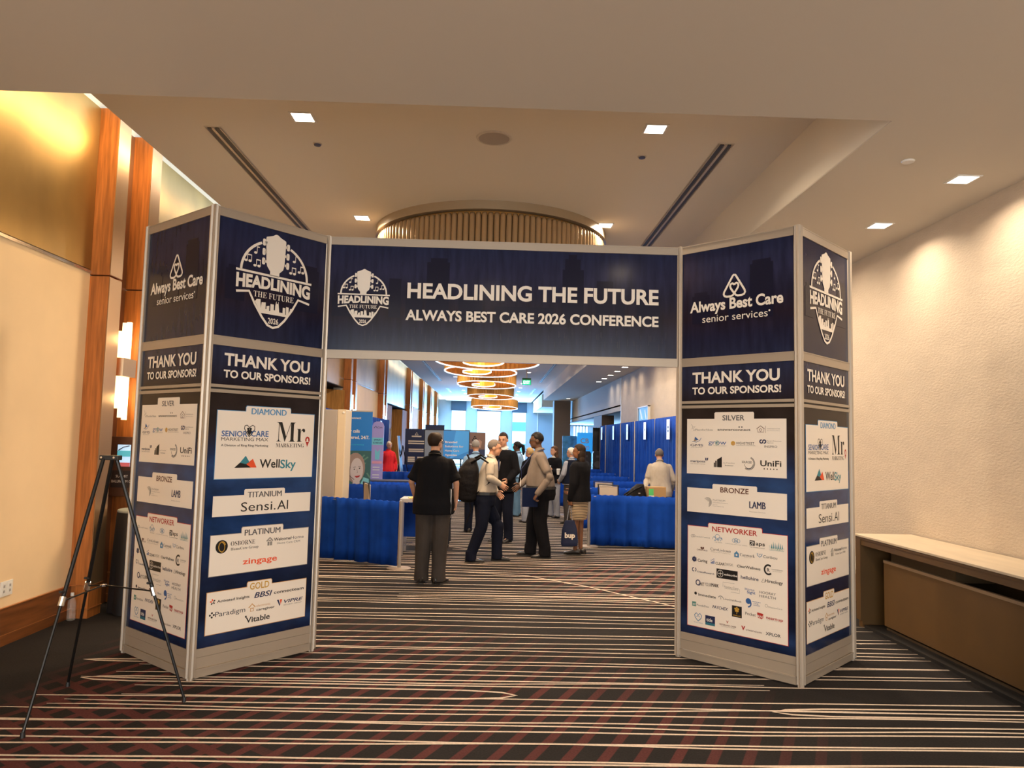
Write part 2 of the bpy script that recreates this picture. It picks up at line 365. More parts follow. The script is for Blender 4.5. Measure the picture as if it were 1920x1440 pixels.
struct('wall_right', MB().box(XR, XR+0.2, Y0, 24.2, 0, H1+0.1), WALLPAPER, 'right wall in warm textured wallpaper')
wr2 = struct('wall_right_far', MB().box(XR, XR+0.22, 24.2, 42.4, 2.8, H1+0.6).box(XR+0.2, 10, 24.1, 24.2, 0, 3.1).box(9.4, 9.6, 24.2, 38.5, 0, 3.0), mat('paint_warm_grey', (0.50, 0.47, 0.43), 0.8), 'grey header and side hall beyond the right wall')
struct('trim_1', MB().box(XR-0.012, XR+0.2, 24.18, 24.25, 0, H1), WHITE, 'pale corner bead at the end of the right wall')
BROWNP = mat('brown_column_paint', (0.21, 0.17, 0.135), 0.75)
struct('column', MB().box(3.19, 4.06, 39.0, 39.9, 0, H1), BROWNP, 'square brown column at the far end of the hall')
struct('column_side', MB().box(XR+0.02, XR+0.5, 28.7, 31.0, 0, 2.8), BROWNP, 'brown column at the side hall opening')
struct('column_back', MB().box(6.0, 9.4, 31.0, 31.3, 0, 2.95), DARK, 'dark partition inside the side hall')
struct('baseboard_right', MB().box(XR-0.018, XR, Y0, 24.2, 0, 0.1).box(XR-0.014, XR, Y0, 24.2, 0.106, 0.3), DARKWOOD, 'dark wood skirting along the right wall')
# end wall with window openings
wins = [(-3.0, -1.93, 3.80), (-1.2, 0.53, 3.80), (1.28, 2.33, 3.76), (5.6, 6.7, 2.9)]
mb = MB(); xs = [XL-0.3]
for (a, b, h) in wins: xs += [a, b]
xs.append(10)
for i in range(0, len(xs), 2): mb.box(xs[i], xs[i+1], YE-0.2, YE, 0, H2+0.1)
for (a, b, h) in wins: mb.box(a, b, YE-0.05 if h > 3 else YE-0.2, YE, h, H2+0.1)
struct('wall_end', mb, GREYWALL, 'pale grey end wall between tall windows')
for i, (a, b, h) in enumerate(wins):
    m = 5 if h < 3 else 1
    fr = MB().box(a, a+0.05, YE-0.18, YE-0.1, 0, h).box(b-0.05, b, YE-0.18, YE-0.1, 0, h).box(a, b, YE-0.18, YE-0.1, h-0.05, h).box(a, b, YE-0.18, YE-0.1, 0, 0.05)
    if m == 5:
        for q in range(1, 5): x = a+(b-a)*q/5; fr.box(x-0.04, x+0.04, YE-0.18, YE-0.1, 0, h)
    o = struct('window_%d' % (i+1), fr, mat('window_frame_grey', (0.35, 0.4, 0.45), 0.5), 'tall bright window at the end of the hall')
    if h > 3: MB().box(a, b, YE-0.3, YE-0.16, h-0.02, H2).build('blind_box', mat('dark_blind', (0.06, 0.08, 0.12), 0.7), o)
struct('trim_2', MB().box(3.05, 3.13, YE-0.24, YE-0.2, 0, 3.72), WHITE, 'pale vertical trim on the end wall')
for (a, b) in ((3.2, 4.2),): struct('wall_end_panel', MB().box(a, b, YE-0.23, YE-0.2, 0, 3.6), mat('panel_grey', (0.30, 0.36, 0.44), 0.7), 'grey wall panel beside the end windows')
t = thing('office_tower', 'pale tower with horizontal bands seen through the right end window', 'building', (6, 110, 0))
MB().box(-5, 5, 0, 8, -30, 40).build('facade', mat('tower_pale', (0.75, 0.8, 0.82), 0.6), t)
for k in range(-8, 12): MB().box(-4.6, 4.6, -0.3, 0, k*3.2, k*3.2+1.3).build('window_band', mat('tower_glass', (0.10, 0.35, 0.42), 0.2), t)

# ------------------------------------------------------------------ ceiling fittings
ORD = ['nearest'] + [w+' nearest' for w in ('second', 'third', 'fourth', 'fifth', 'sixth', 'seventh', 'eighth', 'ninth', 'tenth', 'eleventh', 'twelfth')] + ['x']*8
def fix_light(x, y, z, lab, grp, power, first=[None]):
    t = thing('downlight', lab, 'ceiling light', (x, y, z), 0, grp)
    if first[0] is None:
        first[0] = (MB().box(-0.10, -0.082, -0.10, 0.10, -0.006, 0.0).box(0.082, 0.10, -0.10, 0.10, -0.006, 0.0).box(-0.082, 0.082, -0.10, -0.082, -0.006, 0.0).box(-0.082, 0.082, 0.082, 0.10, -0.006, 0.0).mesh('trim', WHITE),
                    MB().box(-0.082, 0.082, -0.082, 0.082, -0.004, -0.001).mesh('lens', LAMP))
    obj('trim_ring', first[0][0], t); obj('lens', first[0][1], t)
    if power:
        l = area('downlight_lamp', (x, y, z-0.012), (0, 0, 0), 0.15, 0.15, power, WARM, math.radians(150))
    return t
for row, x in enumerate((-1.69, 1.33)):
    for i in range(16):
        y = 6.15+2.86*i
        if y > 50: continue
        side = 'left' if row == 0 else 'right'
        lab = 'small square downlight in the %s row, %s from the end windows' % (side, ORD[15-i]) if i > 1 else ('square downlight in raised ceiling beside the %s slot diffuser' % side if i == 0 else 'square downlight in raised ceiling beside the near round chandelier, %s side' % side)
        if i in (2, 3, 4, 5):
            area('downlight_lamp', (x, y, H2-0.012), (0, 0, 0), 0.15, 0.15, 55, (1, 0.88, 0.74), math.radians(165)); continue
        g = 'downlights of the raised ceiling'
        fix_light(x, y, H2, lab, g, 30)
for i, y in enumerate((-3.4, -2.1, -0.8, 0.5, 1.8, 3.1, 4.4)):
    if y > 3.6: continue
    area('downlight_lamp', (3.72, y, H1-0.015), (0, 0, 0), 0.15, 0.15, 18, WARM, math.radians(165))
    area('downlight_lamp', (-1.6+(i % 3)*1.6, y, H1-0.015), (0, 0, 0), 0.15, 0.15, 16, WARM, math.radians(160))
for i, y in enumerate((5.70, 6.98, 8.3, 9.6, 10.9, 12.2, 13.5, 14.8, 16.1, 17.4, 18.7, 20.95, 22.25, 23.55, 24.9, 26.2, 36.9)):
    lab = {5.70: 'square downlight in low ceiling near the round smoke detector', 6.98: 'square downlight in low ceiling above the right tower of the arch'}.get(y, 'square downlight in the low right-hand ceiling, %s to the arch header' % ORD[max(0, i-11)])
    if 8 < y < 20: 
        area('downlight_lamp', (3.3, y, H1-0.015), (0, 0, 0), 0.15, 0.15, 24, WARM, math.radians(170)); continue
    fix_light(3.72, y, H1, lab, 'downlights of the low right-hand ceiling' if y > 8 else None, 19 if y < 8 else (6 if y < 30 else 0))
def diffuser(x, y0, y1, lab, grp=None, cx=None):
    t = thing('slot_diffuser', lab, 'air vent', (x, y0, H2), 0, grp)
    L = y1-y0
    MB().box(-0.075, 0.075, 0, L, -0.004, 0.0).build('frame', PLASTER, t)
    MB().box(-0.05, -0.018, 0.02, L-0.02, -0.009, -0.003).build('slot', BLACK, t)
    MB().box(0.018, 0.05, 0.02, L-0.02, -0.009, -0.003).build('slot', BLACK, t)
    MB().box(-0.012, 0.012, 0.02, L-0.02, -0.016, -0.003).box(-0.066, -0.058, 0.02, L-0.02, -0.014, -0.003).box(0.058, 0.066, 0.02, L-0.02, -0.014, -0.003).build('vane', SILVER, t)
diffuser(-2.55, 6.4, 11.2, 'long twin slot air diffuser above the left tower of the arch')
diffuser(2.03, 6.4, 11.2, 'long twin slot air diffuser above the right tower of the arch')
for x, ys in ((-2.5, ((20.5, 34.3), (38.9, 42.3))), (2.1, ((20.5, 33.8), (37.6, 42.9)))):
    for j, (a, b) in enumerate(ys): diffuser(x, a, b, 'slot diffuser on the %s of the %s chandeliers' % ('left' if x < 0 else 'right', 'far' if j else 'middle'))
t = thing('ceiling_speaker', 'round flush ceiling speaker between two square downlights', 'speaker', (-0.06, 6.45, H2))
MB().lathe([(0.0, -0.004), (0.135, -0.010), (0.137, -0.002)], 32).build('grille', mat('speaker_mesh_grey', (0.42, 0.37, 0.33), 0.7), t)
MB().lathe([(0.137, 0), (0.139, -0.012), (0.155, -0.010), (0.16, 0)], 32).build('trim_ring', PLASTER, t)
for x, y, lab in ((-1.70, 6.72, 'small dark round detector left of the ceiling speaker'), (1.34, 6.77, 'small dark round detector right of the ceiling speaker')):
    t = thing('smoke_detector', lab, 'detector', (x, y, H2))
    MB().lathe([(0.0, -0.020), (0.030, -0.018), (0.034, -0.004)], 20).build('sensor', mat('detector_blue_grey', (0.05, 0.06, 0.13), 0.4), t)
    MB().lathe([(0.034, -0.008), (0.040, -0.006), (0.042, 0)], 20).build('trim_ring', SILVER, t)
t = thing('smoke_detector', 'round white cover plate on the low right-hand ceiling', 'detector', (3.08, 5.36, H1))
MB().lathe([(0.0, -0.014), (0.042, -0.013), (0.048, -0.004), (0.046, 0)], 24).build('cover', WHITE, t)
t = thing('exit_sign', 'green lit exit sign hanging from the hall ceiling', 'sign', (1.09, 25.0, 3.62))
MB().box(-0.15, 0.15, -0.03, 0.03, 0, 0.24).build('housing', mat('exit_green_dark', (0.0, 0.10, 0.05), 0.4), t)
MB().box(-0.135, 0.135, -0.034, -0.03, 0.01, 0.17).build('face', mat('exit_green', (0, 0.5, 0.2), 0.4, emit=(0.0, 0.75, 0.30), estr=1.0), t)
mb = MB(); add_text(mb, 'EXIT', -0.11, 0.045, 0.22, 0.10, 'B', -0.038); mb.build('lettering', mat('exit_white', (1, 1, 1), 0.5, emit=(0.7, 1, 0.85), estr=1.2), t)
MB().box(-0.02, 0.02, -0.01, 0.01, 0.24, H2-3.62).build('stem', WHITE, t)

# chandeliers
def ring(r0, r1, z0, z1, n=96, a0=0, a1=2*PI, cx=0, cy=0):
    mb = MB(); full = abs(a1-a0-2*PI) < 1e-6; k = n if full else n+1; vs = []
    for i in range(k):
        a = a0+(a1-a0)*i/n; c, s = math.cos(a), math.sin(a)
        vs += [(cx+r0*c, cy+r0*s, z0), (cx+r1*c, cy+r1*s, z0), (cx+r1*c, cy+r1*s, z1), (cx+r0*c, cy+r0*s, z1)]
    fs = []
    for i in range(n if full else n):
        j = (i+1) % k
        for q in range(4): fs.append((4*i+q, 4*j+q, 4*j+(q+1) % 4, 4*i+(q+1) % 4))
    return mb.add(vs, fs)
t = thing('chandelier', 'huge round drum chandelier of hanging crystal rods above the arch header', 'chandelier', (-0.09, 9.70, H2))
ring(1.44, 1.52, -0.10, 0.0).build('top_rim', mat('rim_champagne', (0.42, 0.33, 0.22), 0.4, 0.35), t, smooth=False)
ring(1.40, 1.44, -0.82, -0.78).build('led_ring', LED, t)
rod = MB().lathe([(0.0, -0.62), (0.030, -0.61), (0.0355, -0.3), (0.0355, 0.28), (0.028, 0.31), (0, 0.32)], 8).mesh('rod', CRYSTAL, True)
for i in range(132):
    a = 2*PI*i/132; obj('crystal_rod', rod, t, (1.47*math.cos(a), 1.47*math.sin(a), -0.44))
MB().lathe([(1.40, -0.02), (1.40, -0.75)], 64).build('inner_lining', AMBER, t)
l = bpy.data.lights.new('chandelier_glow', 'POINT'); l.energy = 380; l.color = (1, 0.78, 0.52); l.shadow_soft_size = 0.5
o = bpy.data.objects.new('chandelier_glow', l); C.objects.link(o); o.location = (-0.09, 9.7, 3.35)
def drum(x, y, zb, R, lab, h=0.42, inner=True, tilt=0.015):
    t = thing('chandelier', lab, 'chandelier', (x, y, zb), 0, None); t.rotation_euler = (-0.055, tilt, 0)
    n = 120; vs = []; fs = []
    for i in range(n):
        a = 2*PI*i/n; r = R+(0.012 if i % 2 else -0.008)
        vs += [(r*math.cos(a), r*math.sin(a), 0.03), (r*math.cos(a), r*math.sin(a), h), ((r-0.03)*math.cos(a), (r-0.03)*math.sin(a), h), ((r-0.03)*math.cos(a), (r-0.03)*math.sin(a), 0.03)]
    for i in range(n):
        j = (i+1) % n
        for q in range(4): fs.append((4*i+q, 4*j+q, 4*j+(q+1) % 4, 4*i+(q+1) % 4))
    tag(MB().add(vs, fs).build('crystal_curtain', AMBER, t), None, None, None, 'stuff')
    ring(R-0.022, R+0.012, 0.0, 0.024, 96).build('led_ring', LED, t)
    if inner:
        mb = MB(); m2 = MB(); pts = []
        for i in range(31):
            s = i/30; a = -0.5+s*5.2; r = 0.2+0.55*(1-s); pts.append((-0.25+0.75*r*math.cos(a)*R, 0.15+r*math.sin(a)*R))
        for i in range(30):
            (a0, b0), (a1, b1) = pts[i], pts[i+1]
            mb.add([(a0, b0, 0.06), (a1, b1, 0.06), (a1, b1, h-0.05), (a0, b0, h-0.05)], [(0, 1, 2, 3)])
            m2.add([(a0, b0, 0.06), (a1, b1, 0.06), (a1, b1, 0.02), (a0, b0, 0.02)], [(0, 1, 2, 3)])
        mb.build('inner_curl', AMBER, t); m2.build('curl_led', LED, t)
    for k in range(3):
        a = 2*PI*k/3+0.5; MB().tube([(R*math.cos(a), R*math.sin(a), h), (R*math.cos(a), R*math.sin(a), H2-zb-0.0)], 0.012, 6).build('stem', SILVER, t)
    l = bpy.data.lights.new('chandelier_glow', 'POINT'); l.energy = 55; l.color = (1, 0.58, 0.22); l.shadow_soft_size = 0.3
    o = bpy.data.objects.new('chandelier_glow', l); C.objects.link(o); o.location = (x, y, zb+0.3)
drum(-0.20, 18.4, 3.66, 1.30, 'widest amber ring chandelier visible under the arch header', 0.5)
drum(-0.42, 22.0, 3.74, 1.08, 'second amber ring chandelier under the arch, with curled inner ribbon')
drum(-0.29, 27.2, 3.74, 1.08, 'third amber ring chandelier in the row under the arch')
drum(-0.17, 33.6, 3.68, 1.06, 'fourth chandelier in the row, small amber ring before the windows')
drum(0.02, 36.2, 3.30, 1.14, 'lowest and farthest pale ring chandelier in front of the windows', 0.40)

# ------------------------------------------------------------------ left wall fittings
for i, s in enumerate(pairs):
    t = thing('wall_sconce', 'glowing glass rod wall sconce with metal band between left pilasters' if i == 0 else 'glass rod wall sconce in the pilaster recess, %s to the end windows' % ORD[7-i], 'wall lamp', (XL+0.0, s+0.46, 0), 0, None if i == 0 else 'sconces between the far pilasters')
    MB().box(0.0, 0.04, -0.13, 0.13, 2.0, 2.7).build('back_plate', BRONZE, t)
    MB().vprism([(0.02, -0.17), (0.20, -0.13), (0.20, 0.13), (0.02, 0.17)], 2.27, 2.45).build('band', mat('nickel_band', (0.45, 0.33, 0.20), 0.3, 0.85), t)
    prof = [(-0.14, 0.05), (-0.12, 0.10), (-0.08, 0.135), (-0.035, 0.15), (0.01, 0.155), (0.05, 0.15), (0.09, 0.13), (0.125, 0.09)]
    for j, (yy, xx) in enumerate(prof):
        hh = (0.22, 0.30, 0.27, 0.36, 0.33, 0.38, 0.28, 0.24)[j]
        MB().box(xx-0.02, xx+0.02, yy-0.018, yy+0.018, 2.45, 2.45+hh).build('glass_rod', GLASSROD, t)
        MB().box(xx-0.02, xx+0.02, yy-0.018, yy+0.018, 2.27-hh-0.05, 2.27).build('glass_rod', GLASSROD, t)
    if i == 0:
        for z in (2.05, 2.65):
            l = bpy.data.lights.new('sconce_lamp', 'POINT'); l.energy = 7; l.color = (1, 0.68, 0.3); l.shadow_soft_size = 0.05
            o = bpy.data.objects.new('sconce_lamp', l); C.objects.link(o); o.location = (-3.66, s+0.46, z)
t = thing('room_sign', 'bronze room sign box with small lit screen beside the sconce', 'sign', (-3.86, 7.60, 1.07))
MB().box(0, 0.25, 0, 0.09, 0, 0.60).build('housing', mat('sign_bronze', (0.12, 0.06, 0.035), 0.4, 0.4), t, bevel=0.004)
mb = MB(); mb.m = 0; mb.box(0.07, 0.20, -0.004, 0, 0.30, 0.52); mb.m = 1; mb.box(0.07, 0.20, -0.006, -0.004, 0.40, 0.46); mb.m = 2; mb.box(0.07, 0.20, -0.007, -0.004, 0.30, 0.34); mb.m = 3; mb.flat([(0.08, 0.47), (0.13, 0.50), (0.19, 0.515), (0.19, 0.505), (0.13, 0.49), (0.08, 0.455)], -0.008)
mb.build('screen', [mat('scr_sky', (0.5, 0.7, 0.9), 0.3, emit=(0.45, 0.68, 0.9), estr=0.8), mat('scr_teal', (0.1, 0.4, 0.45), 0.3, emit=(0.08, 0.42, 0.5), estr=0.7), mat('scr_red', (0.5, 0.1, 0.1), 0.3, emit=(0.5, 0.12, 0.12), estr=0.6), mat('scr_dark', (0.1, 0.12, 0.15), 0.3)], t)
mb = MB(); mb.m = 0; mb.box(0.02, 0.235, -0.004, 0, 0.09, 0.26); mb.m = 1; add_text(mb, 'SUMMIT', 0.07, 0.19, 0.12, 0.026, 'r', -0.007); add_text(mb, 'BALLROOM C', 0.03, 0.14, 0.19, 0.026, 'r', -0.007)
mb.build('name_plate', [mat('plate_dark', (0.03, 0.022, 0.02), 0.4), ink('w')], t)
t = thing('wall_outlet', 'white double socket plate low on the left wall', 'socket', (XL+0.004, 6.12, 0.45))
MB().box(0, 0.008, -0.075, 0.075, -0.06, 0.06).build('plate', WHITE, t, bevel=0.003)
for q in (-0.036, 0.036):
    MB().box(0.008, 0.011, q-0.022, q+0.022, -0.045, 0.045).build('socket', WHITE, t)
    MB().box(0.011, 0.012, q-0.008, q-0.004, 0.01, 0.03).box(0.011, 0.012, q+0.004, q+0.008, 0.01, 0.03).box(0.011, 0.012, q-0.008, q-0.004, -0.03, -0.01).box(0.011, 0.012, q+0.004, q+0.008, -0.03, -0.01).build('slots', BLACK, t)
t = thing('wall_outlet', 'white socket plate low on the right wall behind the arch', 'socket', (XR-0.004, 8.52, 0.42))
MB().box(-0.008, 0, -0.06, 0.06, -0.075, 0.075).build('plate', WHITE, t, bevel=0.003)
MB().box(-0.012, -0.008, -0.03, 0.03, 0.01, 0.05).build('socket', WHITE, t)
MB().box(-0.012, -0.008, -0.03, 0.03, -0.05, -0.01).build('socket', WHITE, t)

ART_A = [('DIAMOND', 'b5', 0.369, 1.875, 0.303, 0.046, 'b'),
 ('SENIOR', 'b2', 0.134, 1.705, 0.209, 0.041, 'b'),
 ('CARE', 'b2', 0.372, 1.708, 0.15, 0.043, 'b'),
 ('MARKETING MAX', 'k', 0.133, 1.673, 0.387, 0.025, 'r'),
 ('A Division of Ring Ring Marketing', 'k', 0.134, 1.632, 0.389, 0.016, 'b'),
 ('Mr', 'k', 0.591, 1.671, 0.261, 0.153, 's'),
 ('MARKETING', 'k', 0.59, 1.628, 0.256, 0.03, 's'),
 ('Well', 'k', 0.457, 1.472, 0.175, 0.064, 'b'),
 ('Sky', 'teal', 0.637, 1.466, 0.141, 0.066, 'b'),
 ('TITANIUM', 'gr', 0.371, 1.251, 0.291, 0.043, 'b'),
 ('Sensi.', 'k', 0.319, 1.149, 0.295, 0.069, 'r'),
 ('AI', 'k', 0.628, 1.148, 0.097, 0.071, 'r'),
 ('PLATINUM', 'gr', 0.362, 0.97, 0.303, 0.044, 'b'),
 ('OSBORNE', 'k', 0.253, 0.904, 0.198, 0.032, 's'),
 ('HomeCare Group', 'k', 0.255, 0.871, 0.226, 0.019, 's'),
 ('Welcome', 'k', 0.613, 0.909, 0.149, 0.023, 'b'),
 ('Home', 'gr', 0.764, 0.91, 0.119, 0.024, 'r'),
 ('Home Care CRM', 'gr', 0.643, 0.881, 0.207, 0.016, 'r'),
 ('zingage', 'or', 0.356, 0.759, 0.292, 0.042, 'b'),
 ('GOLD', 'gold', 0.427, 0.565, 0.163, 0.048, 'b'),
 ('Activated Insights', 'k', 0.169, 0.508, 0.258, 0.019, 'b'),
 ('BBSI', 'navy', 0.466, 0.499, 0.154, 0.039, 'bi'),
 ('connecteam', 'k', 0.635, 0.505, 0.269, 0.023, 'b'),
 ('Paradigm', 'gr2', 0.159, 0.409, 0.238, 0.036, 'r'),
 ('electronic', 'tan', 0.489, 0.43, 0.119, 0.017, 'r'),
 ('caregiver', 'k', 0.49, 0.4, 0.156, 0.018, 'b'),
 ('VIPRE', 'navy', 0.728, 0.422, 0.172, 0.025, 'bi'),
 ('SECURITY GROUP', 'gr', 0.726, 0.403, 0.165, 0.009, 'r'),
 ('Vitable', 'k', 0.406, 0.325, 0.202, 0.04, 'b')]
ART_B = [('SILVER', 'gr', 0.396, 1.923, 0.189, 0.04, 'b'),
 ('aPlaceforMom', 'gr3', 0.136, 1.839, 0.176, 0.015, 's'),
 ('answerconnect', 'k', 0.353, 1.841, 0.281, 0.017, 'b'),
 ('HOME HEALTHCARE', 'gr3', 0.768, 1.855, 0.102, 0.006, 'b'),
 ('ASSOCIATION OF AMERICA', 'gr3', 0.768, 1.841, 0.102, 0.004, 'r'),
 ('GMS', 'navy', 0.109, 1.712, 0.116, 0.018, 'b'),
 ('HOME CARE SYSTEM', 'gr', 0.117, 1.7, 0.099, 0.005, 'r'),
 ('grow', 'b2', 0.273, 1.73, 0.157, 0.035, 'r'),
 ('YOUR OCCUPANCY', 'gr3', 0.317, 1.717, 0.115, 0.006, 'r'),
 ('HIGHSTREET', 'k', 0.516, 1.735, 0.149, 0.019, 'r'),
 ('INSURANCE & FINANCIAL', 'gr', 0.516, 1.724, 0.159, 0.006, 'r'),
 ('Marsh McLennan', 'gr', 0.764, 1.761, 0.116, 0.008, 'r'),
 ('Agency', 'gr', 0.764, 1.748, 0.055, 0.008, 'r'),
 ('INSPRO', 'gr', 0.746, 1.714, 0.102, 0.017, 'r'),
 ('mariposa', 'navy', 0.11, 1.583, 0.135, 0.018, 'b'),
 ('CARE TRAINED TOGETHER', 'gr', 0.11, 1.567, 0.135, 0.005, 'r'),
 ('my Franchise', 'gr3', 0.403, 1.582, 0.099, 0.009, 'r'),
 ('Bookkeeper', 'gr', 0.419, 1.563, 0.073, 0.008, 'b'),
 ('SOURCED', 'gr2', 0.562, 1.591, 0.084, 0.016, 'b'),
 ('UniFi', 'k', 0.713, 1.574, 0.166, 0.043, 'b'),
 ('BRONZE', 'brown', 0.379, 1.353, 0.239, 0.04, 'b'),
 ('PLATINUM', 'gr3', 0.314, 1.281, 0.106, 0.013, 'r'),
 ('Consulting Solutions', 'gr3', 0.314, 1.266, 0.129, 0.007, 'r'),
 ('Home Care', 'gr3', 0.314, 1.251, 0.039, 0.005, 'r'),
 ('Payroll Outsourcing', 'gr3', 0.314, 1.238, 0.095, 0.006, 'r'),
 ('LAMB', 'navy', 0.625, 1.248, 0.129, 0.053, 'b'),
 ('Insurance Services', 'gr3', 0.625, 1.218, 0.129, 0.008, 'r'),
 ('NETWORKER', 'red', 0.308, 1.041, 0.379, 0.039, 'b'),
 ('Coastal Connect', 'gr3', 0.154, 0.98, 0.136, 0.011, 's'),
 ('24/7', 'b3', 0.326, 0.969, 0.068, 0.026, 'r'),
 ('CALL CENTER', 'gr3', 0.331, 0.956, 0.065, 0.006, 'b'),
 ('26', 'b3', 0.497, 0.98, 0.03, 0.015, 'r'),
 ('CAREGIVER NETWORK UNION', 'gr3', 0.421, 0.956, 0.184, 0.005, 'r'),
 ('aps', 'k', 0.674, 0.972, 0.074, 0.028, 'b'),
 ('Your Workforce Partner', 'gr', 0.626, 0.952, 0.122, 0.006, 'b'),
 ('AWARDS', 'tealg', 0.79, 0.953, 0.096, 0.015, 's'),
 ('CAREFORCE', 'brown', 0.173, 0.877, 0.094, 0.011, 'b'),
 ('CareLink', 'gr', 0.292, 0.891, 0.13, 0.02, 'r'),
 ('360', 'gr', 0.423, 0.891, 0.045, 0.014, 'b'),
 ('Changing the Way You Receive Care', 'gr3', 0.297, 0.878, 0.168, 0.006, 'r'),
 ('Carework', 'gr2', 0.546, 0.876, 0.121, 0.022, 's'),
 ('HOMECARE', 'gr3', 0.58, 0.869, 0.055, 0.004, 'r'),
 ('Caribou', 'gr2', 0.735, 0.885, 0.109, 0.021, 'r'),
 ('Caring', 'k', 0.18, 0.788, 0.087, 0.022, 'b'),
 ('CLEAR', 'k', 0.338, 0.785, 0.079, 0.02, 'b'),
 ('DESK', 'gr3', 0.418, 0.788, 0.073, 0.02, 'r'),
 ('ClearWellness', 'k', 0.521, 0.788, 0.191, 0.02, 'b'),
 ('CONTEMPORARY', 'gr', 0.8, 0.804, 0.088, 0.008, 'r'),
 ('RECRUITING', 'gr3', 0.808, 0.794, 0.068, 0.005, 'r'),
 ('CriticalResearch', 'navy', 0.174, 0.702, 0.154, 0.012, 'b'),
 ('eskiscribe', 'lt', 0.414, 0.711, 0.109, 0.015, 'b'),
 ('hellohire', 'navy', 0.554, 0.706, 0.143, 0.025, 'b'),
 ('Hireology', 'k', 0.749, 0.707, 0.138, 0.023, 'b'),
 ('HIT', 'k', 0.204, 0.601, 0.035, 0.026, 'b'),
 ('YOUR', 'gr3', 0.241, 0.605, 0.063, 0.026, 'b'),
 ('MARK', 'k', 0.304, 0.608, 0.062, 0.026, 'b'),
 ('Home Care', 'gr3', 0.414, 0.618, 0.12, 0.015, 'r'),
 ('PAYMENTS', 'gr3', 0.419, 0.608, 0.11, 0.009, 'r'),
 ('Home', 'b2', 0.587, 0.625, 0.077, 0.018, 'r'),
 ('Sight', 'b2', 0.604, 0.603, 0.067, 0.02, 'b'),
 ('HOORAY', 'gr2', 0.705, 0.618, 0.127, 0.019, 'r'),
 ('HEALTH', 'gr2', 0.704, 0.59, 0.127, 0.019, 'r'),
 ('Immediate', 'k', 0.188, 0.519, 0.154, 0.02, 'b'),
 ('LiveOakBank', 'gr2', 0.407, 0.523, 0.152, 0.014, 'r'),
 ('MEMORY', 'b2', 0.645, 0.544, 0.069, 0.007, 'b'),
 ('LANE', 'b2', 0.657, 0.531, 0.038, 0.007, 'b'),
 ('GAMES', 'b2', 0.655, 0.519, 0.052, 0.007, 'b'),
 ('MissionCare', 'gr3', 0.774, 0.523, 0.107, 0.011, 'r'),
 ('PandaDoc', 'gr2', 0.175, 0.437, 0.107, 0.015, 'r'),
 ('PAYCHEX', 'navy', 0.312, 0.442, 0.135, 0.023, 'bi'),
 ('PHILLIS', 'gold', 0.492, 0.415, 0.059, 0.008, 'b'),
 ('Pocket', 'k', 0.59, 0.44, 0.084, 0.022, 'r'),
 ('RN', 'lt', 0.688, 0.437, 0.039, 0.018, 'b'),
 ('teamup', 'red2', 0.755, 0.439, 0.132, 0.021, 'b'),
 ('HOMECARE THERAPY', 'gr3', 0.76, 0.431, 0.101, 0.004, 'r'),
 ('Smart Home', 'b3', 0.15, 0.303, 0.077, 0.008, 'r'),
 ('tide', 'lt', 0.26, 0.332, 0.053, 0.026, 'b'),
 ('VETERANS CARE', 'brown', 0.371, 0.325, 0.143, 0.011, 'b'),
 ('COORDINATION', 'gr3', 0.385, 0.315, 0.117, 0.006, 'r'),
 ('viventium', 'brown', 0.594, 0.322, 0.128, 0.016, 'r'),
 ('XPLOR', 'gr2', 0.752, 0.321, 0.117, 0.022, 'b')]

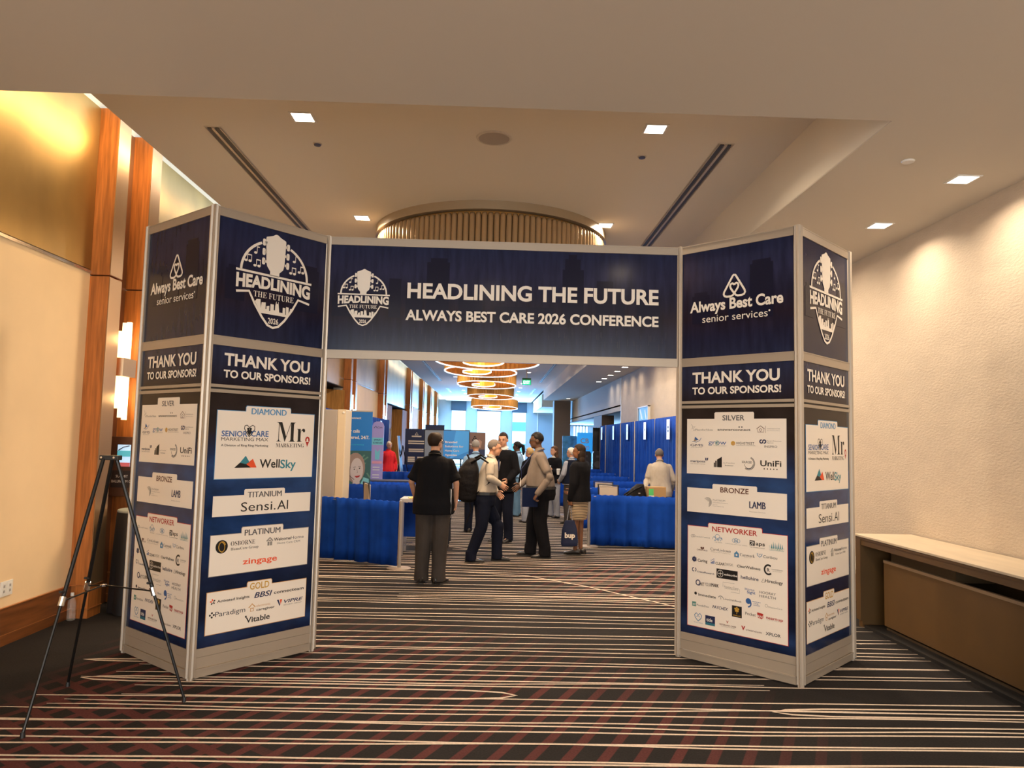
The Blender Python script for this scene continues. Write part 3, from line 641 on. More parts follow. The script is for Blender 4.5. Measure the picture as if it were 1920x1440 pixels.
# ------------------------------------------------------------------ the conference arch
POSTS = [(-2.843, 5.998), (-2.074, 5.353), (-1.419, 6.122), (1.555, 6.142), (2.261, 5.418), (2.978, 6.121)]
HT = 3.39
def print_mat(name, sponsor):
    m = bpy.data.materials.new(name); m.use_nodes = True; nt = m.node_tree; N = nt.nodes; L = nt.links; b = N['Principled BSDF']
    b.inputs['Roughness'].default_value = 0.16; b.inputs['Specular IOR Level'].default_value = 0.22
    tc = N.new('ShaderNodeTexCoord'); sx = N.new('ShaderNodeSeparateXYZ'); L.new(tc.outputs['Object'], sx.inputs[0])
    mr = N.new('ShaderNodeMapRange'); L.new(sx.outputs[2], mr.inputs[0]); rp = N.new('ShaderNodeValToRGB'); L.new(mr.outputs[0], rp.inputs[0])
    if sponsor:
        mr.inputs[1].default_value = 0.2; mr.inputs[2].default_value = 2.0
        st = [(0.0, (0.006, 0.010, 0.035)), (0.05, (0.012, 0.028, 0.085)), (0.12, (0.004, 0.007, 0.022)), (0.22, (0.005, 0.010, 0.03)), (0.30, (0.008, 0.014, 0.045)), (0.48, (0.010, 0.030, 0.10)), (0.55, (0.008, 0.022, 0.075)), (0.68, (0.014, 0.045, 0.14)), (0.76, (0.008, 0.018, 0.06)), (0.86, (0.014, 0.010, 0.012)), (1, (0.016, 0.011, 0.011))]
    else:
        mr.inputs[1].default_value = 2.08; mr.inputs[2].default_value = 3.32
        st = [(0.0, (0.010, 0.008, 0.016)), (0.20, (0.018, 0.024, 0.062)), (0.285, (0.013, 0.018, 0.050)), (0.40, (0.012, 0.014, 0.040)), (0.55, (0.016, 0.011, 0.022)), (0.68, (0.014, 0.014, 0.036)), (0.82, (0.020, 0.022, 0.060)), (1, (0.014, 0.019, 0.055))]
    e = rp.color_ramp.elements
    e[0].position = 0; e[0].color = (*st[0][1], 1); e[1].position = 1; e[1].color = (*st[-1][1], 1)
    for p, c in st[1:-1]: q = e.new(p); q.color = (*c, 1)
    mp = N.new('ShaderNodeMapping'); mp.inputs['Scale'].default_value = (9, 1, 1.3) if not sponsor else (2.0, 1, 3.5)
    L.new(tc.outputs['Object'], mp.inputs[0]); n = N.new('ShaderNodeTexNoise'); n.inputs['Scale'].default_value = 2.4 if not sponsor else 1.6; n.inputs['Detail'].default_value = 4
    L.new(mp.outputs[0], n.inputs['Vector'])
    mm = N.new('ShaderNodeMapRange'); mm.inputs[1].default_value = 0.3; mm.inputs[2].default_value = 0.72; mm.inputs[3].default_value = 0.75; mm.inputs[4].default_value = 1.45 if not sponsor else 1.8
    L.new(n.outputs[0], mm.inputs[0]); vm = N.new('ShaderNodeVectorMath'); vm.operation = 'SCALE'
    L.new(rp.outputs[0], vm.inputs[0]); L.new(mm.outputs[0], vm.inputs['Scale']); L.new(vm.outputs[0], b.inputs['Base Color'])
    return m
PRINT_TOP = print_mat('night_skyline_print', False); PRINT_SP = print_mat('deep_blue_sponsor_print', True)
TOWERP = mat('skyline_tower_print', (0.0105, 0.011, 0.030), 0.16, spec=0.22); GLOWP = mat('skyline_glow_print', (0.035, 0.032, 0.055), 0.16, spec=0.22); BLUEP = mat('river_glow_print', (0.014, 0.045, 0.13), 0.25)
arch = thing('conference_arch', 'large freestanding conference entrance arch of navy printed panels in silver frames', 'exhibition arch', (0.07, 5.8, 0))
def loc(p): return (p[0]-0.07, p[1]-5.8, 0)
oct_ = []
for k in range(16):
    r = 0.034 if k % 2 == 0 else 0.026; a = PI/16+2*PI*k/16; oct_.append((r*math.cos(a), r*math.sin(a)))
post = MB().vprism(oct_, 0.02, HT).vprism([(x*0.7, y*0.7) for x, y in oct_], 0, 0.02).vprism([(x*0.62, y*0.62) for x, y in oct_], HT, HT+0.008).vprism([(x*1.05, y*1.05) for x, y in oct_], 2.395, 2.405).mesh('post', SILVER)
for p in POSTS: obj('post', post, arch, loc(p))
INKW = ink('w')
# artwork pieces in panel coordinates (x along the panel, z up)
def arcpts(cx, cz, rx, rz, a0, a1, n=20): return [(cx+rx*math.cos(a0+(a1-a0)*i/n), cz+rz*math.sin(a0+(a1-a0)*i/n)) for i in range(n+1)]
def circ(mb, cx, cz, r, y=0, n=18): mb.flat([(cx+r*math.cos(2*PI*i/n), cz+r*math.sin(2*PI*i/n)) for i in range(n)], y)
def badge(cx, cz, s, y):
    mb = MB(); P = lambda pts: [(cx+x*s, cz+z*s) for x, z in pts]
    mb.flat(P([(-0.046, 0.055), (0.036, 0.055), (0.036, 0.087), (0.068, 0.117), (0.078, 0.154), (0.086, 0.338), (0.083, 0.352), (0.035, 0.370), (0.012, 0.385), (0, 0.388), (-0.012, 0.385), (-0.035, 0.370), (-0.09, 0.352), (-0.093, 0.338), (-0.083, 0.154), (-0.075, 0.125), (-0.046, 0.087)]), y)
    for sx in (-1, 1):
        for z in (0.306, 0.232, 0.158):
            c = (cx+sx*0.107*s, cz+z*s); mb.flat([(c[0]+0.014*s*math.copysign(abs(math.cos(a))**0.5, math.cos(a)), c[1]+0.027*s*math.copysign(abs(math.sin(a))**0.6, math.sin(a))) for a in [2*PI*i/16 for i in range(16)]], y)
            mb.stroke(P([(sx*0.082, z), (sx*0.10, z)]), 0.02*s, y)
    mb.stroke(P(arcpts(0, 0.06, 0.292, 0.262, PI, PI*0.645)), 0.020*s, y); mb.stroke(P(arcpts(0, 0.06, 0.292, 0.262, 0, PI*0.355)), 0.020*s, y)
    mb.stroke(P([(-0.333, 0.056), (0.337, 0.050)]), 0.017*s, y)
    mb.stroke(P([(-0.324, -0.111), (-0.217, -0.094), (-0.165, -0.184), (-0.10, -0.276), (-0.048, -0.333), (0.0, -0.349), (0.048, -0.333), (0.10, -0.280), (0.165, -0.188), (0.217, -0.096), (0.324, -0.116)]), 0.018*s, y-0.0004)
    mb.flat(P([(-0.111, -0.247), (0.122, -0.248), (0.173, -0.175), (0.149, -0.176), (0.149, -0.21), (0.135, -0.21), (0.135, -0.169), (0.111, -0.167), (0.111, -0.23), (0.105, -0.23), (0.105, -0.179), (0.081, -0.177), (0.081, -0.22), (0.051, -0.22), (0.042, -0.155), (0.042, -0.139), (0.038, -0.139), (0.038, -0.155), (0.024, -0.155), (0.024, -0.139), (0.020, -0.139), (0.013, -0.175), (0.013, -0.21), (0.001, -0.21), (0.001, -0.166), (-0.029, -0.165), (-0.029, -0.22), (-0.038, -0.22), (-0.038, -0.181), (-0.063, -0.188), (-0.063, -0.21), (-0.071, -0.21), (-0.071, -0.16), (-0.106, -0.163), (-0.112, -0.21), (-0.117, -0.142), (-0.150, -0.145), (-0.164, -0.165)]), y)
    add_text(mb, 'HEADLINING', cx-0.328*s, cz-0.072*s, 0.655*s, 0.100*s, 'BL', y-0.0006, warp=lambda x, z: (x, z*(1-0.16*math.sin(PI*min(1, max(0, x/(0.655*s)))))+0.020*s*math.sin(PI*min(1, max(0, x/(0.655*s))))))
    add_text(mb, 'THE FUTURE', cx-0.178*s, cz-0.128*s, 0.354*s, 0.046*s, 's', y-0.0006)
    add_text(mb, '2026', cx-0.046*s, cz-0.318*s, 0.092*s, 0.043*s, 'b', y-0.0006)
    for (x, z, k) in ((-0.24, 0.136, 2), (-0.178, 0.209, 1), (-0.163, 0.110, 2), (0.166, 0.205, 1), (0.232, 0.130, 2), (0.154, 0.108, 2)):
        xs = (-0.016, 0.018) if k == 2 else (0,)
        for q in xs: mb.flat([(cx+(x+q+0.014*math.cos(a))*s, cz+(z+0.010*math.sin(a))*s) for a in [2*PI*i/12 for i in range(12)]], y); mb.stroke(P([(x+q+0.012, z), (x+q+0.012, z+0.048)]), 0.005*s, y-0.0003)
        mb.stroke(P([(x+xs[0]+0.010, z+0.046), (x+(xs[-1] if k == 2 else 0.018)+0.014, z+0.046)]), 0.009*s, y-0.0005)
    return mb
def abc_logo(cx, cz, s, y):
    mb = MB(); h = lambda pts: [(cx+x*s, cz+z*s) for x, z in pts]
    half = [(0, -0.128), (0.018, -0.104), (0.032, -0.082), (0.036, -0.066), (0.032, -0.052), (0.018, -0.046), (0.006, -0.052), (0, -0.060)]
    right = [(0, 0.024), (0.012, 0.016), (0.055, -0.055), (0.088, -0.110), (0.092, -0.128), (0.084, -0.143), (0.066, -0.149), (0.03, -0.150), (0.012, -0.142), (-0.012, -0.112), (-0.030, -0.086), (-0.036, -0.068), (-0.031, -0.052), (-0.018, -0.046), (-0.006, -0.052), (0, -0.060)]
    mb.stroke(h(right), 0.0165*s, y); mb.stroke(h([(-x, z) for x, z in right]), 0.0165*s, y-0.0004)
    return mb
ART = {}
def make_art(which):
    """list of (part name, mesh, label) for one tower face, shared by both towers"""
    out = []
    y1 = -0.010; y2 = -0.0118; y3 = -0.0130
    tw = MB()
    if which == 'A':
        out.append(('emblem', badge(0.512, 2.90, 1.0, y2).mesh('emblem', INKW), 'cream guitar headstock emblem above the words HEADLINING THE FUTURE 2026'))
        TWL = ((0.10, 0.2, 2.98), (0.2, 0.26, 2.9), (0.74, 0.92, 3.10), (0.66, 0.74, 2.94))
    else:
        out.append(('emblem', abc_logo(0.498, 3.065, 1.0, y2).mesh('emblem', INKW), 'cream rounded triangle logo with looped heart'))
        mb = MB(); add_text(mb, 'Always Best Care', 0.10, 2.818, 0.80, 0.086, 'bL', y2); add_text(mb, 'senior services', 0.214, 2.724, 0.562, 0.060, 'rL', y2); circ(mb, 0.790, 2.768, 0.008, y2, 10)
        out.append(('lettering', mb.mesh('lettering', INKW), 'cream words Always Best Care senior services'))
        TWL = ((0.63, 0.82, 3.18), (0.44, 0.54, 3.05), (0.12, 0.28, 2.98))
    for (x0, x1, h) in TWL: out.append(('tower_print', MB().flat([(x0, 2.72), (x1, 2.72), (x1, h-0.03), (x1-0.02, h-0.03), (x1-0.02, h), (x0+0.02, h), (x0+0.02, h-0.03), (x0, h-0.03)], y1).mesh('tower_print', TOWERP), None))
    mb = MB(); add_text(mb, 'THANK YOU', 0.125, 2.228, 0.745, 0.087, 'bL', y2); add_text(mb, 'TO OUR SPONSORS!', 0.125, 2.137, 0.755, 0.055, 'bL', y2)
    ty = mb.mesh('lettering', INKW)
    sp = []
    if which == 'A':
        cards = [((0.096, 0.935, 1.394, 1.893), (0.324, 0.711, 1.934), 'b5'), ((0.096, 0.930, 1.122, 1.271), (0.342, 0.690, 1.314), None), ((0.094, 0.925, 0.70, 0.989), (0.337, 0.689, 1.033), 'gr3'), ((0.090, 0.925, 0.291, 0.586), (0.406, 0.611, 0.623), 'tan')]
        names = ('diamond', 'titanium', 'platinum', 'gold')
    else:
        cards = [((0.077, 0.919, 1.489, 1.935), (0.326, 0.662, 1.988), None), ((0.082, 0.920, 1.180, 1.375), (0.310, 0.686, 1.415), None), ((0.090, 0.922, 0.274, 1.067), (0.274, 0.725, 1.101), 'red')]
        names = ('silver', 'bronze', 'networker')
    def cardpoly(c, t, g=0):
        x0, x1, z0, z1 = c; a, b, zt = t; return [(x0-g, z0-g), (x1+g, z0-g), (x1+g, z1+g), (b+g, z1+g), (b+g, zt-0.008), (b-0.008+g, zt+g), (a+0.008-g, zt+g), (a-g, zt-0.008), (a-g, z1+g), (x0-g, z1+g)]
    CARD = mat('sponsor_card_white', (0.86, 0.78, 0.69), 0.4)
    for (c, t, edge), nm in zip(cards, names):
        sp.append(('sponsor_card', MB().prism(cardpoly(c, t), -0.0112, -0.009).mesh('sponsor_card', CARD), 'pale card headed '+nm.upper()))
        if edge: sp.append(('card_edge', MB().prism(cardpoly(c, t, 0.004), -0.0100, -0.0088).mesh('card_edge', ink(edge)), None))
    for (t, col, x, z, wd, cap, st) in (ART_A if which == 'A' else ART_B):
        mb = MB(); add_text(mb, t, x, z, wd, cap*(1.05 if 's' in st else 1), st, y2)
        sp.append(('sponsor_name', mb.mesh('sponsor_name', ink(col)), None))
    def lg(cols, fn, yy=y2):
        mb = MB(); fn(mb, yy); sp.append(('sponsor_logo', mb.mesh('sponsor_logo', [ink(c) for c in cols]), None))
    def rect(mb, x0, x1, z0, z1, y): mb.flat([(x0, z0), (x1, z0), (x1, z1), (x0, z1)], y)
    if which == 'A':
        def f(mb, y):
            mb.m = 0; mb.stroke([(0.358, 1.705), (0.335, 1.735), (0.315, 1.765), (0.318, 1.785), (0.335, 1.792), (0.352, 1.780), (0.358, 1.772), (0.364, 1.780), (0.383, 1.792), (0.400, 1.783), (0.402, 1.762), (0.385, 1.735), (0.358, 1.705)], 0.006, y)
            mb.m = 1; circ(mb, 0.347, 1.764, 0.010, y, 10); circ(mb, 0.367, 1.764, 0.010, y, 10); mb.flat([(0.335, 1.745), (0.358, 1.712), (0.381, 1.745), (0.37, 1.756), (0.345, 1.756)], y)
        lg(['k', 'dk'], f)
        lg(['red'], lambda mb, y: (mb.stroke(arcpts(0.878, 1.688, 0.015, 0.021, -0.5, PI+0.5, 16), 0.013, y), mb.flat([(0.861, 1.676), (0.878, 1.632), (0.895, 1.676), (0.878, 1.672)], y)))
        def f(mb, y):
            mb.m = 0; mb.flat([(0.292, 1.511), (0.338, 1.563), (0.372, 1.513), (0.345, 1.500)], y); mb.m = 1; mb.flat([(0.247, 1.473), (0.292, 1.511), (0.345, 1.500), (0.385, 1.474)], y); mb.m = 2; mb.flat([(0.345, 1.500), (0.398, 1.540), (0.432, 1.474), (0.385, 1.474)], y)
        lg(['teal', 'dk', 'or'], f)
        def f(mb, y):
            mb.m = 0; circ(mb, 0.182, 0.905, 0.048, y, 26); mb.m = 1; mb.stroke(arcpts(0.185, 0.905, 0.026, 0.036, 0.3, 5.4), 0.006, y-0.0006); mb.stroke(arcpts(0.170, 0.90, 0.036, 0.040, -1.2, 1.4), 0.005, y-0.0006)
        lg(['dk', 'gold'], f)
        def f(mb, y):
            mb.stroke([(0.550, 0.912), (0.578, 0.938), (0.604, 0.912)], 0.010, y); rect(mb, 0.558, 0.575, 0.878, 0.908, y); rect(mb, 0.580, 0.598, 0.878, 0.908, y); rect(mb, 0.565, 0.59, 0.913, 0.920, y)
        lg(['gr3'], f)
        def f(mb, y):
            for k in range(5): mb.m = 0 if k in (0, 3, 4) else 1; a = 2*PI*k/5+0.5; mb.stroke([(0.135+0.006*math.cos(a), 0.520+0.006*math.sin(a)), (0.135+0.021*math.cos(a), 0.520+0.021*math.sin(a))], 0.009, y)
        lg(['k', 'or'], f)
        lg(['k'], lambda mb, y: [circ(mb, 0.134+0.015*a, 0.426+0.015*b, 0.0075, y, 10) for a, b in ((1, 0), (-1, 0), (0, 1), (0, -1))])
        lg(['tan'], lambda mb, y: (mb.stroke([(0.425, 0.432), (0.453, 0.458), (0.480, 0.432)], 0.008, y), mb.stroke([(0.440, 0.43), (0.440, 0.405), (0.466, 0.405), (0.466, 0.43)], 0.006, y), circ(mb, 0.453, 0.425, 0.006, y, 8)))
        def f(mb, y):
            mb.m = 0; mb.flat([(0.665, 0.455), (0.680, 0.455), (0.695, 0.415), (0.690, 0.405)], y); mb.m = 1; mb.flat([(0.698, 0.415), (0.712, 0.455), (0.690, 0.455)], y)
        lg(['navy', 'or'], f)
        def f(mb, y):
            mb.m = 0; mb.stroke([(0.628, 1.148), (0.676, 1.219)], 0.012, y)
        mb = MB(); circ(mb, 0.405, 0.372, 0.008, y2, 8); sp.append(('sponsor_logo', mb.mesh('sponsor_logo', ink('k')), None))
    else:
        lg(['gr3'], lambda mb, y: mb.stroke([(0.118, 1.892), (0.132, 1.868), (0.155, 1.875), (0.138, 1.858), (0.120, 1.852), (0.132, 1.868)], 0.003, y))
        lg(['gr'], lambda mb, y: [circ(mb, 0.353+0.281*q, 1.870, 0.006, y, 8) for q in (0.665, 0.745)])
        lg(['brown'], lambda mb, y: (mb.stroke([(0.684, 1.856), (0.716, 1.880), (0.748, 1.856)], 0.005, y), mb.stroke([(0.692, 1.852), (0.692, 1.832), (0.742, 1.832), (0.742, 1.852)], 0.004, y), mb.stroke([(0.705, 1.850), (0.716, 1.860), (0.728, 1.850), (0.716, 1.836), (0.705, 1.850)], 0.004, y), mb.stroke([(0.756, 1.826), (0.756, 1.880)], 0.002, y)))
        def f(mb, y):
            mb.m = 0; mb.flat([(0.152, 1.790), (0.185, 1.765), (0.140, 1.752)], y); mb.m = 1; mb.flat([(0.150, 1.775), (0.160, 1.755), (0.138, 1.752)], y); mb.m = 0; mb.stroke([(0.125, 1.750), (0.165, 1.745), (0.195, 1.760), (0.208, 1.780)], 0.004, y)
        lg(['b2', 'gold'], f)
        def f(mb, y):
            mb.m = 0
            for r in (0.018, 0.011, 0.005): mb.stroke(arcpts(0.352, 1.742, r, r, 0.4, 5.6, 14), 0.003, y-0.0004)
        lg(['tealg'], f)
        def f(mb, y):
            mb.m = 0; circ(mb, 0.488, 1.742, 0.018, y, 16); mb.m = 1; circ(mb, 0.492, 1.738, 0.010, y-0.0004, 12)
        lg(['gold', 'tan'], f)
        def f(mb, y):
            mb.stroke(arcpts(0.722, 1.760, 0.012, 0.012, 1.2, 6.2), 0.009, y); mb.stroke(arcpts(0.745, 1.760, 0.012, 0.012, -2, 3.2), 0.009, y-0.0003)
        lg(['navy'], f)
        lg(['navy'], lambda mb, y: (mb.flat([(0.246, 1.600), (0.256, 1.598), (0.254, 1.620), (0.244, 1.622)], y), mb.flat([(0.260, 1.598), (0.268, 1.602), (0.272, 1.622), (0.258, 1.620)], y)))
        def f(mb, y):
            for a, b, h in ((0.322, 0.332, 1.585), (0.334, 0.346, 1.600), (0.350, 0.392, 1.612)): rect(mb, a, b, 1.550, h, y)
            mb.flat([(0.350, 1.610), (0.392, 1.610), (0.392, 1.634)], y)
        lg(['dk'], f)
        def f(mb, y):
            for r in (0.050, 0.043): mb.stroke(arcpts(0.618, 1.590, r, r, -2.2, 1.2, 22), 0.004, y-0.0003)
            mb.stroke(arcpts(0.618, 1.590, 0.036, 0.040, -3.0, -0.2, 16), 0.003, y); 
        lg(['gr2'], f)
        lg(['k'], lambda mb, y: [circ(mb, 0.745+0.025*q, 1.553, 0.0052, y, 8) for q in range(5)])
        def f(mb, y):
            for r in (0.034, 0.026, 0.018, 0.010): mb.stroke(arcpts(0.268+(0.034-r)*0.3, 1.268, r, r*1.05, -1.3, 2.4, 16), 0.004, y)
        lg(['gr3'], f)
        lg(['gr3'], lambda mb, y: (mb.stroke(arcpts(0.130, 0.986, 0.010, 0.010, 0, 6.2, 10), 0.003, y), mb.stroke(arcpts(0.145, 0.988, 0.010, 0.010, 0, 6.2, 10), 0.003, y)))
        def f(mb, y):
            for cx, cz, r in ((0.330, 0.985, 0.016), (0.355, 1.000, 0.020), (0.380, 0.985, 0.016)): mb.stroke(arcpts(cx, cz, r, r, -0.4, PI+0.4, 12), 0.003, y)
        lg(['b3'], f)
        def f(mb, y):
            for q in (-0.018, 0.0, 0.018): mb.stroke(arcpts(0.514+q, 0.988, 0.014, 0.019 if q == 0 else 0.014, 0, 6.28, 12), 0.003, y-abs(q)*0.01)
        lg(['b3'], f)
        def f(mb, y):
            mb.m = 0; rect(mb, 0.626, 0.667, 0.966, 1.005, y); mb.m = 1; mb.stroke([(0.630, 0.996), (0.657, 0.994), (0.650, 0.970)], 0.006, y-0.0005); mb.stroke([(0.632, 0.970), (0.650, 0.990)], 0.004, y-0.0007)
        lg(['k', 'lt'], f)
        def f(mb, y):
            for q in range(7): a = 0.795+0.014*q; mb.flat([(a, 0.965), (a+0.010, 0.965), (a+0.006, 1.000+0.008*((q*5) % 3))], y)
            mb.stroke([(0.785, 0.985), (0.785, 0.950), (0.895, 0.950), (0.895, 0.975)], 0.002, y)
        lg(['teal'], f)
        lg(['brown'], lambda mb, y: (circ(mb, 0.213, 0.900, 0.008, y, 8), circ(mb, 0.230, 0.900, 0.008, y, 8), mb.flat([(0.205, 0.895), (0.238, 0.895), (0.221, 0.886)], y-0.0004)))
        def f(mb, y):
            mb.m = 0; mb.flat([(0.498, 0.862), (0.538, 0.862), (0.538, 0.890), (0.518, 0.910), (0.498, 0.890)], y); mb.m = 1; circ(mb, 0.518, 0.880, 0.008, y-0.0005, 8)
        lg(['b3', 'lt'], f)
        lg(['b3'], lambda mb, y: (mb.stroke([(0.686, 0.914), (0.690, 0.898), (0.706, 0.886), (0.722, 0.898), (0.727, 0.914)], 0.005, y), mb.stroke([(0.700, 0.912), (0.706, 0.900), (0.714, 0.912)], 0.004, y)))
        def f(mb, y):
            for k in range(6): a = 2*PI*k/6; circ(mb, 0.150+0.014*math.cos(a), 0.803+0.014*math.sin(a), 0.007, y, 8); mb.stroke([(0.150, 0.803), (0.150+0.026*math.cos(a+0.5), 0.803+0.026*math.sin(a+0.5))], 0.004, y-0.0004)
        lg(['navy'], f)
        lg(['b2'], lambda mb, y: [rect(mb, 0.298+0.011*q, 0.306+0.011*q, 0.786, 0.800+0.006*q, y) for q in range(3)]+[circ(mb, 0.301+0.011*q, 0.812+0.006*q, 0.004, y, 6) for q in range(3)])
        lg(['k'], lambda mb, y: mb.stroke(arcpts(0.775, 0.802, 0.030, 0.034, 0.9, 5.5, 20), 0.013, y))
        mb = MB(); add_text(mb, 'R', 0.764, 0.787, 0.022, 0.026, 'b', y2); sp.append(('sponsor_logo', mb.mesh('sponsor_logo', ink('k')), None))
        lg(['navy'], lambda mb, y: (mb.stroke(arcpts(0.142, 0.720, 0.010, 0.013, 1.0, 5.4), 0.006, y), mb.stroke(arcpts(0.158, 0.720, 0.008, 0.012, -1.6, 1.8), 0.006, y)))
        def f(mb, y):
            mb.m = 0; rect(mb, 0.347, 0.527, 0.683, 0.755, y+0.0003); mb.m = 1; mb.stroke(arcpts(0.380, 0.719, 0.024, 0.026, 0, 6.28, 20), 0.003, y); mb.stroke([(0.360, 0.719), (0.400, 0.719)], 0.004, y); mb.stroke([(0.380, 0.700), (0.380, 0.738)], 0.004, y)
        lg(['dk', 'lt'], f)
        lg(['gr3'], lambda mb, y: mb.stroke([(0.722, 0.704), (0.734, 0.732), (0.746, 0.704), (0.722, 0.704)], 0.004, y))
        lg(['navy'], lambda mb, y: (mb.stroke(arcpts(0.184, 0.621, 0.018, 0.020, 0, 6.28, 16), 0.008, y), mb.stroke([(0.190, 0.612), (0.198, 0.598)], 0.005, y-0.0003)))
        lg(['gr3'], lambda mb, y: (mb.stroke([(0.403, 0.622), (0.403, 0.658), (0.500, 0.658)], 0.002, y), mb.stroke([(0.470, 0.590), (0.543, 0.590), (0.543, 0.622)], 0.002, y)))
        lg(['dk'], lambda mb, y: circ(mb, 0.163, 0.534, 0.012, y, 12))
        lg(['gr3'], lambda mb, y: (mb.stroke(arcpts(0.384, 0.532, 0.018, 0.014, 0.1, PI-0.1), 0.006, y), mb.stroke([(0.384, 0.540), (0.386, 0.520)], 0.004, y-0.0003)))
        def f(mb, y):
            circ(mb, 0.615, 0.545, 0.022, y, 14); mb.stroke(arcpts(0.612, 0.528, 0.024, 0.026, -1.6, 0.8, 10), 0.010, y-0.0003)
        lg(['b2'], f)
        lg(['gr3'], lambda mb, y: mb.stroke(arcpts(0.759, 0.534, 0.011, 0.011, 0, 6.28, 12), 0.002, y))
        def f(mb, y):
            mb.m = 0; rect(mb, 0.132, 0.168, 0.430, 0.466, y); mb.m = 1; add_text(mb, 'pd', 0.139, 0.442, 0.022, 0.014, 'b', y-0.0006)
        lg(['tealg', 'lt'], f)
        def f(mb, y):
            mb.m = 0; rect(mb, 0.479, 0.561, 0.407, 0.492, y+0.0003); mb.m = 1
            for cx, cz in ((0.520, 0.462), (0.507, 0.470), (0.533, 0.470), (0.512, 0.455), (0.528, 0.455), (0.520, 0.478)): circ(mb, cx, cz, 0.008, y-0.0002*cx, 7)
            mb.stroke([(0.520, 0.455), (0.520, 0.432)], 0.004, y)
        lg(['dk', 'gold'], f)
        lg(['red'], lambda mb, y: mb.flat([(0.685, 0.474), (0.733, 0.470), (0.733, 0.440), (0.722, 0.428), (0.710, 0.432), (0.688, 0.436)], y+0.0003))
        def f(mb, y):
            mb.stroke([(0.186, 0.318), (0.160, 0.345), (0.155, 0.365), (0.170, 0.380), (0.186, 0.368), (0.203, 0.380), (0.217, 0.365), (0.212, 0.342), (0.186, 0.318)], 0.006, y); mb.stroke([(0.172, 0.350), (0.186, 0.362), (0.200, 0.350)], 0.005, y)
        lg(['b3'], f)
        def f(mb, y):
            mb.m = 0; rect(mb, 0.250, 0.335, 0.303, 0.377, y+0.0003); mb.m = 1; rect(mb, 0.250, 0.335, 0.303, 0.322, y+0.0003)
        lg(['navy', 'teal'], f)
        lg(['red2', 'brown'], lambda mb, y: mb.flat([(0.430, 0.370), (0.440, 0.345), (0.452, 0.370), (0.440, 0.358)], y))
        lg(['red'], lambda mb, y: mb.flat([(0.556, 0.352), (0.573, 0.318), (0.590, 0.352), (0.580, 0.352), (0.573, 0.336), (0.566, 0.352)], y))
    return out, ty, sp
def face(i, j, which):
    a, b = Vector(POSTS[i]), Vector(POSTS[j]); d = (b-a); L = d.length; rz = math.atan2(d.y, d.x); lo = loc(POSTS[i])
    u0, u1 = 0.026, L-0.026; sc_ = 1.0
    def mk(n, mb, m, lab=None, **k):
        o = mb.build(n, m, arch, lo, rz, **k)
        if lab: o['label'] = lab
        return o
    for (z0, z1) in ((3.322, 3.388), (2.368, 2.438)):
        mk('frame_rail', MB().box(u0, u1, -0.018, 0.018, z0, z1).box(u0, u1, -0.021, -0.018, z1-0.008, z1), FRAME)
    up = mk('header_panel', MB().box(u0, u1, -0.008, 0.008, 2.436, 3.324), PRINT_TOP)
    if which == 'H':
        return up
    for (z0, z1) in ((2.060, 2.082), (2.022, 2.046)): mk('frame_rail', MB().box(u0, u1, -0.018, 0.018, z0, z1), FRAME)
    mk('rail_gap', MB().box(u0, u1, -0.006, 0.006, 2.046, 2.060), BLACK)
    typ = mk('thank_you_panel', MB().box(u0, u1, -0.008, 0.008, 2.080, 2.370), PRINT_TOP)
    spp = mk('sponsor_panel', MB().box(u0, u1, -0.008, 0.008, 0.205, 2.024), PRINT_SP)
    mk('kick_panel', MB().box(u0, u1, -0.014, 0.014, 0.150, 0.208), FRAME); mk('kick_panel', MB().box(u0, u1, -0.012, 0.012, 0.074, 0.148), FRAME)
    mk('base_rail', MB().box(u0, u1, -0.018, 0.018, 0.012, 0.066).box(u0, u1, -0.024, -0.016, 0.062, 0.072), FRAME)
    if which not in ART: ART[which] = make_art(which)
    out, ty, sp = ART[which]
    for n, me, lab in out:
        o = obj(n, me, up)
        if lab: o['label'] = lab
    o = obj('lettering', ty, typ); o['label'] = 'cream words THANK YOU TO OUR SPONSORS!'
    for n, me, lab in sp:
        o = obj(n, me, spp)
        if lab: o['label'] = lab
    return up
face(0, 1, 'B'); face(1, 2, 'A'); hp = face(2, 3, 'H'); face(3, 4, 'B'); face(4, 5, 'A')
o = badge(0.310, 2.873, 0.645, -0.012).build('emblem', INKW, hp); o['label'] = 'small cream guitar headstock emblem at the left of the header'
mb = MB(); add_text(mb, 'HEADLINING THE FUTURE', 0.672, 2.893, 2.113, 0.124, 'bL', -0.0125); add_text(mb, 'ALWAYS BEST CARE 2026 CONFERENCE', 0.664, 2.706, 2.122, 0.084, 'bL', -0.0125)
mb.build('lettering', INKW, hp)
gl = MB(); rr = random.Random(5)
for (x0, x1, h) in ((0.83, 1.02, 3.20), (0.86, 1.0, 3.235), (1.97, 2.15, 3.17), (1.99, 2.12, 3.26), (2.02, 2.09, 3.30), (0.52, 0.62, 3.05), (0.66, 0.8, 3.0), (2.26, 2.40, 3.08), (2.42, 2.5, 3.02), (1.1, 1.3, 2.92), (2.6, 2.8, 2.95), (1.4, 1.9, 2.84), (0.05, 0.3, 2.88)):
    MB().flat([(x0, 2.72), (x1, 2.72), (x1, h), (x0, h)], -0.0095-0.00005*rr.random()).build('tower_print', TOWERP, hp)
for k in range(70):
    x = rr.uniform(0.3, 2.85); z = rr.uniform(2.50, 2.62); gl.flat([(x, z), (x+0.004, z), (x+0.004, z+rr.uniform(0.02, 0.07)), (x, z+0.05)], -0.0097-0.00001*k)
tag(gl.build('reflection_print', GLOWP, hp), None, None, None, 'stuff')

